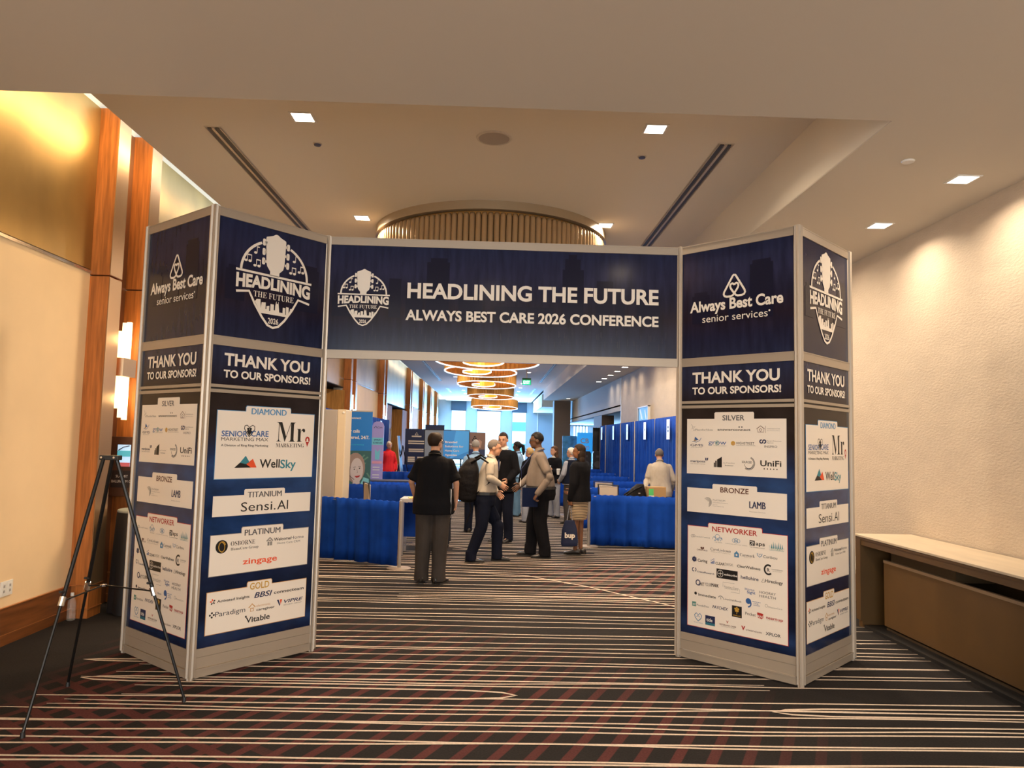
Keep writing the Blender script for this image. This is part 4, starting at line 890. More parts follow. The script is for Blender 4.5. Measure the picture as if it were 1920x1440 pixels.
# ------------------------------------------------------------------ console table on the right
t = thing('console_table', 'long bronze console table with cream stone top against the right wall', 'table', (3.6, 7.3, 0))
L = 3.9; D = 0.56
MB().box(-0.01, D+0.01, -L, 0.01, 0.868, 0.888).build('table_top', STONE, t, bevel=0.003)
MB().box(0.0, D, -L, 0, 0.845, 0.868).box(0.01, D, -L+0.02, -0.02, 0.79, 0.845).build('apron', TABLEWOOD, t)
for y in (-0.09, -L): MB().box(0, D, y, y+0.09, 0.07, 0.845).box(0.02, D, y+0.012, y+0.078, 0.0, 0.07).build('leg_panel', TABLEWOOD, t)
MB().box(0.12, 0.14, -L+0.09, -0.30, 0.075, 0.655).build('modesty_panel', TABLEWOOD, t)
MB().box(0.115, 0.145, -L+0.09, -0.30, 0.655, 0.680).build('cap_rail', mat('rail_tan', (0.32, 0.23, 0.15), 0.4, 0.4), t)
MB().box(0.15, D, -L+0.1, -0.28, 0.03, 0.05).box(D-0.03, D, -L+0.1, -0.1, 0.0, 0.84).build('back_panel', mat('table_inner_dark', (0.05, 0.03, 0.012), 0.6), t)
MB().box(0.18, 0.50, -1.3, -0.32, 0.655, 0.78).build('under_shelf', mat('table_inner_dark2', (0.07, 0.045, 0.02), 0.6), t)
MB().box(0.03, D-0.05, -L+0.1, -0.1, 0.0, 0.03).build('plinth', BLACK, t)

# ------------------------------------------------------------------ easel, bottle, cloth table
t = thing('display_easel', 'thin black metal tripod easel standing empty before the left tower', 'easel', (-2.5, 4.9, 0))
feet = [(-0.091, -0.556), (0.559, 0.039), (-0.324, 0.297)]; kn = [(-0.19, -0.02, 0.72), (0.27, 0.10, 0.76), (-0.13, 0.15, 0.80)]; top = [(-0.02, -0.02, 1.55), (0.05, 0.0, 1.55), (0.01, 0.03, 1.54)]
for i, (fx, fy) in enumerate(feet):
    F = Vector((fx, fy, 0)); T = Vector(top[i]); K = T+(F-T)*0.55
    lg = MB().tube([T, K], 0.0125, 8).build('leg', BLACKM, t); MB().tube([K, F+Vector((0, 0, 0.02))], 0.0095, 8).build('lower_tube', BLACKM, lg)
    MB().tube([K+(T-K)*0.03, K-(T-K)*0.03], 0.018, 10).build('clamp', CHROME, lg); MB().tube([F+Vector((0, 0, 0.03)), F], [0.012, 0.015], 8).build('rubber_foot', BLACK, lg)
    MB().tube([K+(T-K)*0.06, K+(T-K)*0.06+Vector((0.0, -0.05, 0.01))], 0.008, 8).build('peg', BLACK, lg)
hub = Vector((-0.02, 0.08, 0.71)); bb = MB()
MB().lathe([(0, 0), (0.02, 0.002), (0.02, 0.014), (0, 0.016)], 12, hub).build('hub', CHROME, t)
for i, (fx, fy) in enumerate(feet):
    T = Vector(top[i]); F = Vector((fx, fy, 0)); MB().tube([T+(F-T)*0.55, hub+Vector((0, 0, 0.008))], 0.005, 6).build('brace', BLACKM, t)
MB().box(-0.045, 0.075, -0.03, 0.03, 1.535, 1.565).build('head_bracket', BLACK, t, bevel=0.004)
for x in (-0.025, 0.055): MB().tube([(x, -0.045, 1.552), (x, -0.03, 1.552)], 0.007, 8).build('rivet', CHROME, t)

PET = bpy.data.materials.new('clear_bottle_plastic'); PET.use_nodes = True; b = PET.node_tree.nodes['Principled BSDF']
b.inputs['Roughness'].default_value = 0.05; b.inputs['IOR'].default_value = 1.12; b.inputs['Base Color'].default_value = (0.95, 0.95, 0.93, 1)
t = thing('water_bottle', 'clear plastic water bottle with white cap on carpet by the left skirting', 'bottle', (-3.79, 6.95, 0.004))
MB().lathe([(0.0, 0.003), (0.03, 0.0), (0.036, 0.008), (0.036, 0.06), (0.034, 0.066), (0.036, 0.072), (0.036, 0.14), (0.034, 0.165), (0.022, 0.195), (0.013, 0.212), (0.013, 0.222)], 24).build('bottle_body', PET, t, smooth=True)
PET.node_tree.nodes['Principled BSDF'].inputs['Alpha'].default_value = 0.13
MB().lathe([(0.0145, 0.218), (0.0150, 0.222), (0.0150, 0.242), (0.012, 0.246), (0, 0.246)], 20).build('cap', WHITE, t)
t = thing('cocktail_table', 'round table draped in black cloth with pale top behind the left tower', 'table', (-3.37, 7.42, 0))
n = 64; vs = []; fs = []
for k, z in enumerate((0.005, 0.5, 0.93, 0.955)):
    for i in range(n):
        a = 2*PI*i/n; r = (0.292+0.014*math.sin(9*a)) if k == 0 else ((0.282+0.010*math.sin(9*a)) if k == 1 else (0.270 if k == 2 else 0.265)); vs.append((r*math.cos(a), r*math.sin(a), z))
for k in range(3):
    for i in range(n): fs.append((k*n+i, k*n+(i+1) % n, (k+1)*n+(i+1) % n, (k+1)*n+i))
MB().add(vs, fs).build('table_cloth', mat('black_cloth', (0.010, 0.010, 0.012), 0.6), t, smooth=True)
MB().lathe([(0, 0.97), (0.262, 0.97), (0.268, 0.962), (0.268, 0.95), (0, 0.95)], 48).build('table_top', mat('grey_green_top', (0.36, 0.37, 0.32), 0.5), t)
MB().lathe([(0, 0.002), (0.2, 0.002), (0.2, 0.012), (0.025, 0.03), (0.025, 0.95), (0, 0.95)], 20).build('pedestal', BLACKM, t)

# ------------------------------------------------------------------ pipe and drape booths
PIPE = mat('drape_pipe_aluminium', (0.55, 0.52, 0.50), 0.35, 0.8)
def curtain(L, z0, z1, seed, folds=9.0, amp=0.032):
    r = random.Random(seed); n = int(L*34); ph = [r.random()*6 for _ in range(4)]; rows = 6; vs = []; fs = []
    def off(x, k):
        g = 0.12+0.88*(1-k)**0.5; return (amp*math.sin(x*folds*2.1+ph[0])+amp*0.7*math.sin(x*folds*3.7+ph[1])+amp*0.5*math.sin(x*folds*6.1+ph[2]))*g*(0.6+0.4*math.sin(x*1.7+ph[3]))
    for side in (0, 1):
        for j in range(rows+1):
            k = j/rows; z = z0+(z1-z0)*k
            for i in range(n+1):
                x = L*i/n; vs.append((x, off(x, k)+(1 if side else -1)*(0.013 if j == rows else 0.006), z+(0.006*math.sin(x*60) if j == rows else 0)))
    m = n+1; S = m*(rows+1)
    for j in range(rows):
        for i in range(n): a = j*m+i; fs += [(a, a+1, a+m+1, a+m), (S+a+1, S+a, S+a+m, S+a+m+1)]
    for i in range(n): fs += [(i+1, i, S+i, S+i+1), (rows*m+i, rows*m+i+1, S+rows*m+i+1, S+rows*m+i)]
    for j in range(rows): a = j*m; fs += [(a, a+m, S+a+m, S+a), (a+n+m, a+n, S+a+n, S+a+n+m)]
    return MB().add(vs, fs)
def drape(p0, p1, h, lab, seed, grp=None, m=DRAPE, posts=(1, 1), br=0.16):
    a, b = Vector(p0), Vector(p1); d = b-a; L = d.length
    t = thing('pipe_and_drape', lab, 'drape', (a.x, a.y, 0), math.atan2(d.y, d.x), grp)
    curtain(L-0.06, 0.03, h+0.015, seed).build('curtain', m, t, (0.03, 0, 0), smooth=True)
    MB().tube([(0, 0, h-0.012), (L, 0, h-0.012)], 0.005, 8).build('crossbar', PIPE, t)
    for q, x in zip(posts, (0, L)):
        if q:
            MB().tube([(x, 0, 0.01), (x, 0, h+0.03)], 0.024 if h < 2 else 0.018, 12).build('upright', PIPE, t)
            MB().lathe([(0, 0), (br, 0.0), (br, 0.008), (0.03, 0.014), (0, 0.014)], 24, (x, 0, 0)).build('base_plate', mat('base_plate_tan', (0.42, 0.34, 0.27), 0.4, 0.5), t)
    return t
drape((1.63, 12.42), (3.58, 12.08), 0.84, 'low royal blue drape nearest on the right, behind the woman with tote bag', 1)
drape((-2.95, 10.90), (-1.203, 9.98), 0.86, 'low royal blue drape nearest on the left, with tan post beside man in black shirt', 2)
ry = [14.8, 17.3, 19.8, 22.0, 24.9]
for i, y in enumerate(ry):
    drape((1.75, y), (3.66, y), 0.82, ['second low blue drape on the right, behind the seated chairs', 'third low blue drape row on the right', 'fourth low blue drape row on the right', 'fifth low blue drape row on the right', 'farthest low blue drape row on the right'][i], 10+i, None, DRAPE, (1, 0))
for i, (a, b) in enumerate(zip([12.3]+ry, ry+[26.2])):
    drape((3.8, a+0.02), (3.8, b-0.04), 2.30, ['tall blue backdrop drape nearest on the right, behind the bald man', 'second tall blue backdrop drape on the right, under the framed picture', 'third tall blue backdrop drape along the right wall', 'fourth tall blue backdrop drape along the right wall', 'fifth tall blue backdrop drape along the right wall', 'last short tall blue drape beside the dark column'][i], 20+i, None, DRAPE, (1, 1 if i == 5 else 0), 0.035)
CARDP = mat('sign_card_white', (0.75, 0.75, 0.76), 0.5)
for i, y in enumerate((15.75, 18.2, 20.6, 23.0, 24.9+0.55)):
    t = thing('booth_number_sign', ['white booth card with black lettering on nearest right backdrop', 'white booth card second from the arch on right backdrop', 'white booth card middle of five on right backdrop', 'white booth card fourth on right backdrop', 'farthest white booth card on right backdrop'][i], 'sign', (3.74, y, 1.83), 0.0)
    MB().box(-0.004, 0, -0.14, 0.14, 0, 0.43).build('card', CARDP, t)
    mb = MB()
    for k, z in enumerate((0.24, 0.16) if i == 0 else (0.22,)):
        mb.box(-0.006, -0.004, -0.05 if i == 0 else -0.02, 0.05 if i == 0 else 0.02, z, z+0.045)
    mb.build('print', ink('gr2'), t)
MB_picture = thing('framed_picture', 'white framed blue picture hung high on the right wall above the drapes', 'picture', (XR-0.03, 20.4, 2.34))
MB().box(-0.04, 0.03, -0.72, 0.72, 0, 0.03).box(-0.04, 0.03, -0.72, 0.72, 0.39, 0.42).box(-0.04, 0.03, -0.72, -0.69, 0, 0.42).box(-0.04, 0.03, 0.69, 0.72, 0, 0.42).build('frame', WHITE, MB_picture)
mb = MB(); mb.m = 0; mb.box(-0.02, 0.0, -0.69, 0.69, 0.03, 0.39); mb.m = 1
for poly in ([(-0.5, 0.05), (-0.35, 0.05), (-0.2, 0.30), (-0.3, 0.33)], [(0.0, 0.05), (0.25, 0.08), (0.5, 0.36), (0.35, 0.36), (0.1, 0.15)]): mb.add([(-0.022, y, z) for y, z in poly], [(0, 1, 2, 3)+((4,) if len(poly) > 4 else ())])
mb.build('artwork', [mat('art_blue', (0.12, 0.32, 0.60), 0.5), CARDP], MB_picture)
# left booths
ly = [14.2, 17.4, 19.9, 24.6]
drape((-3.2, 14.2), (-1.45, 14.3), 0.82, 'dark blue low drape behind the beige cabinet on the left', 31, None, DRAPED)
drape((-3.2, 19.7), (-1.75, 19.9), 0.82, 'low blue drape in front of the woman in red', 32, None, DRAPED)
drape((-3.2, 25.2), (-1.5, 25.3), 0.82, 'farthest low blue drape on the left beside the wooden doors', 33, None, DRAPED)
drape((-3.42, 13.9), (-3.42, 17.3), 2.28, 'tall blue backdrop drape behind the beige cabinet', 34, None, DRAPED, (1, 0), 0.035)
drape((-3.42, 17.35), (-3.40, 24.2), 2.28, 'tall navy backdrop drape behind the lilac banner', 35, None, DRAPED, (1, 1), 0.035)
t = thing('booth_number_sign', 'white booth card on the left backdrop beside the lilac banner', 'sign', (-3.372, 22.3, 1.78))
MB().box(-0.002, 0.002, -0.16, 0.16, 0, 0.45).build('card', CARDP, t); MB().box(0.002, 0.003, -0.06, 0.06, 0.2, 0.25).build('print', ink('gr2'), t)

def skirted_table(x0, x1, y0, y1, lab, m=DRAPE, h=0.75):
    t = thing('booth_table', lab, 'table', ((x0+x1)/2, (y0+y1)/2, 0)); a, b = (x1-x0)/2, (y1-y0)/2
    MB().box(-a, a, -b, b, h-0.03, h).build('table_top', mat('table_top_black', (0.03, 0.04, 0.09), 0.5), t)
    s = curtain(2*a, 0.02, h-0.03, 5, 12, 0.012); o = s.build('skirt', m, t, (-a, -b, 0), smooth=True)
    obj('skirt', o.data, t, (-a, b, 0))
    for sx in (-1, 1):
        for sy in (-1, 1): MB().tube([(sx*(a-0.1), sy*(b-0.08), 0), (sx*(a-0.1), sy*(b-0.08), h-0.03)], 0.015, 6).build('leg', SILVER, t)
    return t
BRIGHT = mat('bright_blue_skirt', (0.010, 0.075, 0.50), 0.7, spec=0.1)
skirted_table(-3.2, -1.75, 17.0, 17.6, 'blue skirted booth table between the low drapes on the left', BRIGHT)
skirted_table(-3.1, -1.6, 21.4, 21.9, 'bright blue skirted table behind the woman in red', BRIGHT)
skirted_table(2.36, 3.5, 12.5, 12.95, 'blue skirted booth table holding the cardboard box and backpack', DRAPE)
skirted_table(1.80, 2.2, 16.6, 17.1, 'small skirted table behind the drape post at the right booths', DRAPE, 0.78)
t = thing('counter_table', 'grey topped booth table with white legs behind the man in black shirt', 'table', (-0.95, 11.3, 0))
MB().box(-0.40, 0.18, -0.25, 0.25, 0.78, 0.83).build('table_top', mat('light_grey_top', (0.42, 0.42, 0.42), 0.5), t)
for sx in (-0.36, 0.14):
    for sy in (-0.2, 0.2): MB().box(sx-0.02, sx+0.02, sy-0.02, sy+0.02, 0, 0.78).build('leg', PIPE, t)
MB().box(-0.36, 0.14, -0.02, 0.0, 0.25, 0.75).build('modesty_panel', DRAPED, t)
MB().box(-0.36, 0.14, -0.01, 0.01, 0.12, 0.16).build('stretcher', CHROME, t)
o = MB().box(-0.16, 0.16, -0.11, 0.11, 0, 0.012).box(-0.12, 0.14, -0.10, 0.09, 0.012, 0.02).build('paper_stack', mat('manila_yellow', (0.75, 0.55, 0.20), 0.7), None, (-1.08, 11.2, 0.831), 0.2)
tag(o, 'yellow papers lying on the grey booth table by the left post', 'papers')

CH1 = mat('chair_beige_vinyl', (0.52, 0.44, 0.36), 0.5); CH2 = mat('chair_frame_dark', (0.03, 0.035, 0.05), 0.4, 0.4)
def chair(x, y, rz, lab, h=0.92, w=0.42):
    t = thing('banquet_chair', lab, 'chair', (x, y, 0), rz); a = w/2
    MB().box(-a, a, -0.22, 0.22, 0.42, 0.48).build('seat', CH1, t, bevel=0.015)
    MB().box(-a+0.02, a-0.02, 0.20, 0.235, 0.56, h-0.02).build('backrest', CH1, t, bevel=0.01)
    MB().tube([(-a, 0.19, 0.4), (-a, 0.24, h), (a, 0.24, h), (a, 0.19, 0.4)], 0.014, 8).build('back_frame', CH2, t)
    for sx in (-1, 1):
        for sy in (-1, 1): MB().tube([(sx*(a-0.02), sy*0.19, 0), (sx*(a-0.03), sy*0.18, 0.42)], 0.012, 8).build('leg', CH2, t)
    return t
chair(-1.98, 13.2, 0.35+PI*0.5, 'beige backed chair edge on between the left low drapes', 0.93, 0.5)
chair(-2.55, 16.6, PI*0.6, 'dark chair leaning near the blue poster stand on the left', 0.90)
chair(-0.88, 12.6, PI, 'grey chair back behind the counter with yellow papers', 0.90)
chair(2.21, 13.25, PI-0.75, 'wide beige backed chair nearest on the right behind the front drape', 0.985, 0.42)
chair(2.02, 15.6, 2.4, 'beige chair turned aside, left of the wide chair on the right', 0.93, 0.4)
chair(2.50, 15.9, 2.5, 'beige chair with dark frame behind the wide chair on the right', 0.90, 0.45)
t = thing('office_stool', 'black five star swivel chair under the left booth table', 'chair', (-0.95, 12.0, 0))
MB().lathe([(0, 0.46), (0.22, 0.46), (0.24, 0.49), (0.22, 0.52), (0, 0.53)], 20).build('seat', BLACK, t); MB().tube([(0, 0, 0.06), (0, 0, 0.46)], 0.025, 10).build('gas_lift', BLACKM, t)
for k in range(5): a = 2*PI*k/5; MB().tube([(0, 0, 0.09), (0.26*math.cos(a), 0.26*math.sin(a), 0.05)], 0.018, 6).ell((0.26*math.cos(a), 0.26*math.sin(a), 0.028), (0.028, 0.028, 0.028), 8, 6).build('leg', BLACKM, t)
t = thing('cardboard_box', 'cardboard carton with green and white printed side on the right booth table', 'box', (2.81, 12.72, 0.751), 0.12)
MB().box(-0.15, 0.15, -0.10, 0.10, 0, 0.24).build('carton', CARDBOARD, t); MB().box(-0.151, -0.07, -0.102, -0.09, 0.10, 0.21).build('green_label', mat('label_green', (0.10, 0.55, 0.15), 0.5), t)
MB().box(-0.151, -0.06, -0.1015, -0.09, 0.01, 0.10).build('white_label', CARDP, t); MB().box(-0.148, 0.0, -0.005, 0.09, 0.24, 0.242).box(0.002, 0.148, -0.09, 0.09, 0.24, 0.242).build('flap', CARDBOARD, t)

# beige cabinet, banners, poster stands
t = thing('photo_cabinet', 'tall beige cabinet standing by the left drapes beside the blue banner', 'cabinet', (-2.78, 13.3, 0), -0.02)
MB().box(-0.22, 0.02, -0.15, 0.35, 0, 2.20).build('side_shell', mat('cabinet_grey_beige', (0.36, 0.32, 0.29), 0.5), t, bevel=0.012)
MB().box(0.02, 0.17, -0.15, 0.35, 0, 2.205).build('front_shell', mat('cabinet_cream', (0.66, 0.54, 0.38), 0.5), t, bevel=0.012)
MB().ell((0.13, -0.155, 2.15), (0.02, 0.008, 0.02)).build('lamp', WHITE, t)
def banner(x, y, w, h, rz, lab, col, name='roll_up_banner'):
    t = thing(name, lab, 'banner', (x, y, 0), rz)
    MB().box(-w/2, w/2, -0.10, 0.10, 0, 0.07).build('base', SILVER, t, bevel=0.01); MB().tube([(0, 0.03, 0.05), (0, 0.03, h)], 0.010, 8).build('pole', SILVER, t)
    MB().box(-w/2, w/2, -0.012, 0.012, h-0.012, h+0.012).build('top_rail', SILVER, t)
    p = MB().box(-w/2, w/2, -0.004, 0.0, 0.07, h).build('graphic', col, t); return t, p
ABL = mat('banner_azure', (0.012, 0.19, 0.62), 0.4)
t, p = banner(-2.79, 14.5, 0.86, 2.23, 0.0, 'azure banner about answered calls 24/7 with a smiling woman printed below', ABL)
mb = MB(); add_text(mb, 'answerconnect', -0.18, 2.075, 0.39, 0.045, 'b', -0.008); add_text(mb, 'Your calls', -0.13, 1.81, 0.32, 0.062, 'b', -0.008); add_text(mb, 'answered, 24/7.', -0.14, 1.69, 0.52, 0.062, 'b', -0.008)
mb.build('lettering', ink('w'), p)
mb = MB(); add_text(mb, 'answerconnect.com/service', -0.24, 1.565, 0.52, 0.028, 'r', -0.008); mb.build('web_address', mat('print_cyan', (0.05, 0.55, 0.75), 0.5), p)
mb = MB(); mb.m = 0; mb.box(-0.43, 0.43, -0.006, -0.004, 0.25, 1.26)
mb.m = 1
for k in range(16): mb.stroke([(rnd.uniform(-0.3, 0.43), rnd.uniform(0.8, 1.28)), (rnd.uniform(-0.2, 0.43), rnd.uniform(0.6, 1.28))], 0.03, -0.0065-k*0.00002)
mb.m = 2; mb.flat([(0.13+0.19*math.cos(a), 0.93+0.29*math.sin(a)) for a in [2*PI*i/24 for i in range(24)]], -0.008); mb.flat([(-0.07, 0.95), (0.0, 0.95), (0.02, 0.5), (-0.10, 0.5)], -0.0082)
mb.m = 3; mb.flat([(0.16+0.125*math.cos(a), 0.88+0.24*math.sin(a)) for a in [2*PI*i/24 for i in range(24)]], -0.009); mb.flat([(0.08, 0.50), (0.24, 0.50), (0.22, 0.72), (0.10, 0.72)], -0.0088)
mb.m = 4; circ(mb, 0.115, 0.90, 0.012, -0.010, 10); circ(mb, 0.215, 0.92, 0.012, -0.0101, 10); mb.stroke([(0.09, 0.935), (0.14, 0.945)], 0.008, -0.0102); mb.stroke([(0.19, 0.955), (0.24, 0.95)], 0.008, -0.0103); mb.stroke([(0.165, 0.90), (0.18, 0.84), (0.16, 0.83)], 0.005, -0.0103)
mb.m = 5; mb.flat([(0.12, 0.77), (0.16, 0.735), (0.21, 0.75), (0.235, 0.79), (0.18, 0.775)], -0.0104); mb.m = 6; mb.flat([(0.25, 0.45), (0.42, 0.45), (0.40, 0.72), (0.30, 0.75), (0.24, 0.62)], -0.0105); mb.m = 4; mb.stroke([(0.03, 0.95), (0.02, 0.78), (0.12, 0.70)], 0.010, -0.0106)
mb.v = [(x, y, z+0.2) for x, y, z in mb.v]
mb.build('portrait_print', [mat('pf_green', (0.03, 0.11, 0.12), 0.5), mat('pf_leaf', (0.09, 0.22, 0.18), 0.5), mat('pf_hair', (0.30, 0.22, 0.20), 0.5), mat('pf_skin', (0.55, 0.50, 0.52), 0.5), ink('k'), ink('red2'), mat('pf_cyan', (0.20, 0.55, 0.65), 0.5)], p)
LIL = mat('banner_lilac', (0.42, 0.36, 0.70), 0.4)
t = thing('roll_up_banner', 'lilac and pink banner with rounded top between azure banner and navy drape', 'banner', (-2.77, 17.9, 0))
MB().box(-0.15, 0.15, -0.08, 0.08, 0, 0.06).build('base', SILVER, t)
pl = [(-0.14, 0.06), (0.14, 0.06), (0.14, 2.0), (0.11, 2.08), (0.05, 2.11), (-0.05, 2.11), (-0.11, 2.08), (-0.14, 2.0)]
p = MB().prism(pl, -0.01, 0.01).build('graphic', LIL, t)
mb = MB(); mb.m = 0; mb.flat([(-0.14, 1.55), (0.14, 1.55), (0.14, 1.72), (-0.14, 1.72)], -0.012); mb.m = 1; mb.stroke([(-0.1, 1.95), (-0.06, 2.0), (-0.02, 1.95)], 0.012, -0.013); add_text(mb, 'Care', -0.01, 1.95, 0.11, 0.045, 'r', -0.013); add_text(mb, 'SMART', -0.09, 1.65, 0.18, 0.04, 'b', -0.013); add_text(mb, 'SCHEDULE', -0.11, 1.58, 0.22, 0.04, 'b', -0.0131)
mb.m = 0; mb.flat([(-0.05, 1.2), (0.05, 1.2), (0.07, 1.45), (0.0, 1.38), (-0.06, 1.46)], -0.013)
mb.m = 3
for z in (1.0, 0.94, 0.82, 0.76): mb.flat([(-0.10, z), (0.02+z*0.05, z), (0.02+z*0.05, z+0.025), (-0.10, z+0.025)], -0.0135)
mb.m = 2; mb.flat([(-0.12, 1.1), (0.12, 1.1), (0.12, 1.16), (-0.12, 1.16)], -0.0125)
mb.build('print', [mat('pr_aqua', (0.20, 0.62, 0.72), 0.5), ink('navy'), mat('pr_pink', (0.75, 0.35, 0.45), 0.5), CARDP], p)
t = thing('sponsor_poster', 'navy sponsor poster board on the far left beside the blue sign', 'poster', (-2.83, 27.5, 0))
DB = mat('poster_navy', (0.015, 0.030, 0.11), 0.4)
p = MB().box(-0.42, 0.42, -0.02, 0.02, 0.7, 2.08).build('board', DB, t)
for sx in (-0.3, 0.3): MB().tube([(sx, 0, 0.75), (sx*1.3, -0.25, 0)], 0.012, 6).build('leg', BLACKM, t)
MB().tube([(0, 0.05, 0.9), (0, 0.6, 0)], 0.012, 6).build('leg', BLACKM, t)
mb = MB(); mb.m = 0; mb.stroke([(-0.06, 1.86), (0, 1.95), (0.06, 1.86), (-0.06, 1.86)], 0.02, -0.025)
for z, w_ in ((1.78, 0.36), (1.60, 0.6), (1.52, 0.6), (1.30, 0.55), (1.23, 0.55)): mb.flat([(-w_/2, z), (w_/2, z), (w_/2, z+0.05), (-w_/2, z+0.05)], -0.025)
for x in (-0.3, 0.05):
    for z in (0.86, 0.93, 1.0): mb.flat([(x, z), (x+0.26, z), (x+0.26, z+0.055), (x, z+0.055)], -0.025)
mb.build('print', [ink('lt')], p)
t = thing('booth_backwall', 'blue upright sign with white vertical lettering on the far left', 'banner', (-2.20, 28.0, 0))
p = MB().box(-0.36, 0.36, -0.03, 0.03, 0.05, 2.25).build('graphic', DB, t); MB().box(-0.36, 0.36, -0.10, 0.10, 0, 0.05).build('base', SILVER, t)
mb = MB(); vs, fs = text_verts('foboc', 'b'); mb.add([(-0.10+v[1]*0.36-0.03, -0.034, 1.85-v[0]*0.36) for v in vs], fs); mb.build('lettering', ink('w'), p)
t = thing('booth_screen', 'wide blue screen with white words about solutions for care agencies', 'screen', (-1.30, 21.0, 0))
p = MB().box(-0.62, 0.62, -0.03, 0.03, 1.18, 1.97).build('display', mat('screen_blue', (0.02, 0.16, 0.42), 0.3, emit=(0.03, 0.22, 0.52), estr=0.45), t)
MB().box(-0.64, 0.64, -0.035, 0.035, 1.16, 1.18).box(-0.64, 0.64, -0.035, 0.035, 1.97, 1.99).box(-0.64, -0.62, -0.035, 0.035, 1.16, 1.99).box(0.62, 0.64, -0.035, 0.035, 1.16, 1.99).build('bezel', BLACK, t)
mb = MB(); mb.m = 1; mb.flat([(-0.62, 1.18), (-0.1, 1.18), (-0.1, 1.97), (-0.62, 1.97)], -0.032); mb.m = 2; mb.flat([(0.1, 1.18), (0.62, 1.40), (0.62, 1.97), (0.25, 1.97)], -0.0325); mb.m = 0
for k, s in enumerate(('Branded', 'Solutions for', 'Home Care', 'Agencies')): add_text(mb, s, -0.05, 1.62-0.12*k, (0.34, 0.52, 0.40, 0.34)[k], 0.055, 'b', -0.035)
mb.build('print', [ink('w'), mat('scr_grey', (0.2, 0.24, 0.3), 0.4), mat('scr_light', (0.06, 0.33, 0.7), 0.4, emit=(0.05, 0.3, 0.7), estr=0.35)], p)
for sx in (-0.4, 0.4): MB().tube([(sx, 0, 0.02), (sx, 0, 1.18)], 0.02, 8).build('leg', BLACKM, t)
MB().box(-0.5, 0.5, -0.2, 0.2, 0, 0.02).build('base', BLACKM, t)
t = thing('booth_poster', 'brown and navy poster with dark diamond mark right of the blue screen', 'poster', (-0.50, 21.5, 0))
p = MB().box(-0.28, 0.28, -0.02, 0.02, 0.05, 1.94).build('board', DB, t); MB().box(-0.28, 0.28, -0.12, 0.12, 0, 0.05).build('base', SILVER, t)
mb = MB(); mb.m = 0; mb.flat([(-0.28, 1.45), (0.28, 1.45), (0.28, 1.93), (-0.28, 1.93)], -0.022); mb.m = 1
for (x, z) in ((-0.09, 1.72), (-0.03, 1.72), (0.03, 1.72), (-0.06, 1.77), (0.0, 1.77), (-0.03, 1.82)): mb.flat([(x-0.03, z), (x, z-0.025), (x+0.03, z), (x, z+0.025)], -0.024)
mb.m = 2; mb.flat([(0.0, 1.50), (0.15, 1.50), (0.18, 1.68), (0.1, 1.74), (0.0, 1.64)], -0.0235); mb.m = 3; mb.stroke([(-0.26, 1.62), (-0.05, 1.58)], 0.02, -0.0245)
mb.build('print', [mat('poster_brown', (0.22, 0.13, 0.10), 0.5), ink('dk'), mat('poster_skin', (0.45, 0.28, 0.2), 0.5), ink('w')], p)
# easel with board near the doors
t = thing('display_easel', 'black A frame easel holding a white edged board before the wooden doors', 'easel', (-2.78, 23.0, 0), 0.4)
MB().box(-0.22, 0.22, -0.16, -0.02, 0.43, 0.452).build('tray', BLACKM, t)
for a, b in (((0, 0, 1.5), (-0.3, -0.1, 0)), ((0, 0, 1.5), (0.3, -0.1, 0)), ((0, 0.02, 1.5), (0, 0.5, 0))): MB().tube([a, b], 0.014, 6).build('leg', BLACKM, t)
t = thing('poster_board', 'white edged board seen edge on by the far left easel', 'poster', (-2.76, 22.93, 0.453), 1.15)
MB().box(-0.13, 0.13, -0.010, 0.010, 0, 1.35).build('board', DB, t); MB().box(-0.136, -0.13, -0.011, 0.011, 0, 1.35).box(0.13, 0.136, -0.011, 0.011, 0, 1.35).build('edge', CARDP, t); t.rotation_euler = (-0.12, 0, 1.42)
# right side far items
t = thing('info_screen', 'bright blue information screen beyond the big brown column', 'screen', (3.98, 32.0, 0))
p = MB().box(-0.35, 0.35, -0.05, 0.05, 0.9, 2.15).build('display', mat('info_blue', (0.02, 0.25, 0.8), 0.3, emit=(0.03, 0.35, 0.9), estr=0.8), t); MB().box(-0.3, 0.3, -0.2, 0.2, 0, 0.05).box(-0.05, 0.05, -0.03, 0.03, 0.05, 0.9).build('base', BLACKM, t)
mb = MB(); add_text(mb, 'CB', -0.2, 1.7, 0.36, 0.2, 'b', -0.055); add_text(mb, 'EXPO', -0.22, 1.42, 0.4, 0.16, 'b', -0.055); mb.build('lettering', ink('w'), p)
t = thing('banner_stand', 'pale blue printed booth banner left of the bright information screen', 'banner', (3.45, 33.0, 0))
MB().box(-0.35, 0.35, -0.02, 0.02, 0.05, 2.0).build('graphic', mat('pale_blue_print', (0.10, 0.40, 0.62), 0.5, noise=0.4, scale=4), t); MB().box(-0.35, 0.35, -0.12, 0.12, 0, 0.05).build('base', SILVER, t)
t = thing('black_drape_panel', 'narrow tall black drape right of the bright information screen', 'drape', (3.80, 28.2, 0))
curtain(0.42, 0.02, 2.3, 8).build('curtain', BLACK, t, smooth=True); MB().tube([(0.42, 0, 0), (0.42, 0, 2.4)], 0.02, 8).build('upright', BLACKM, t)
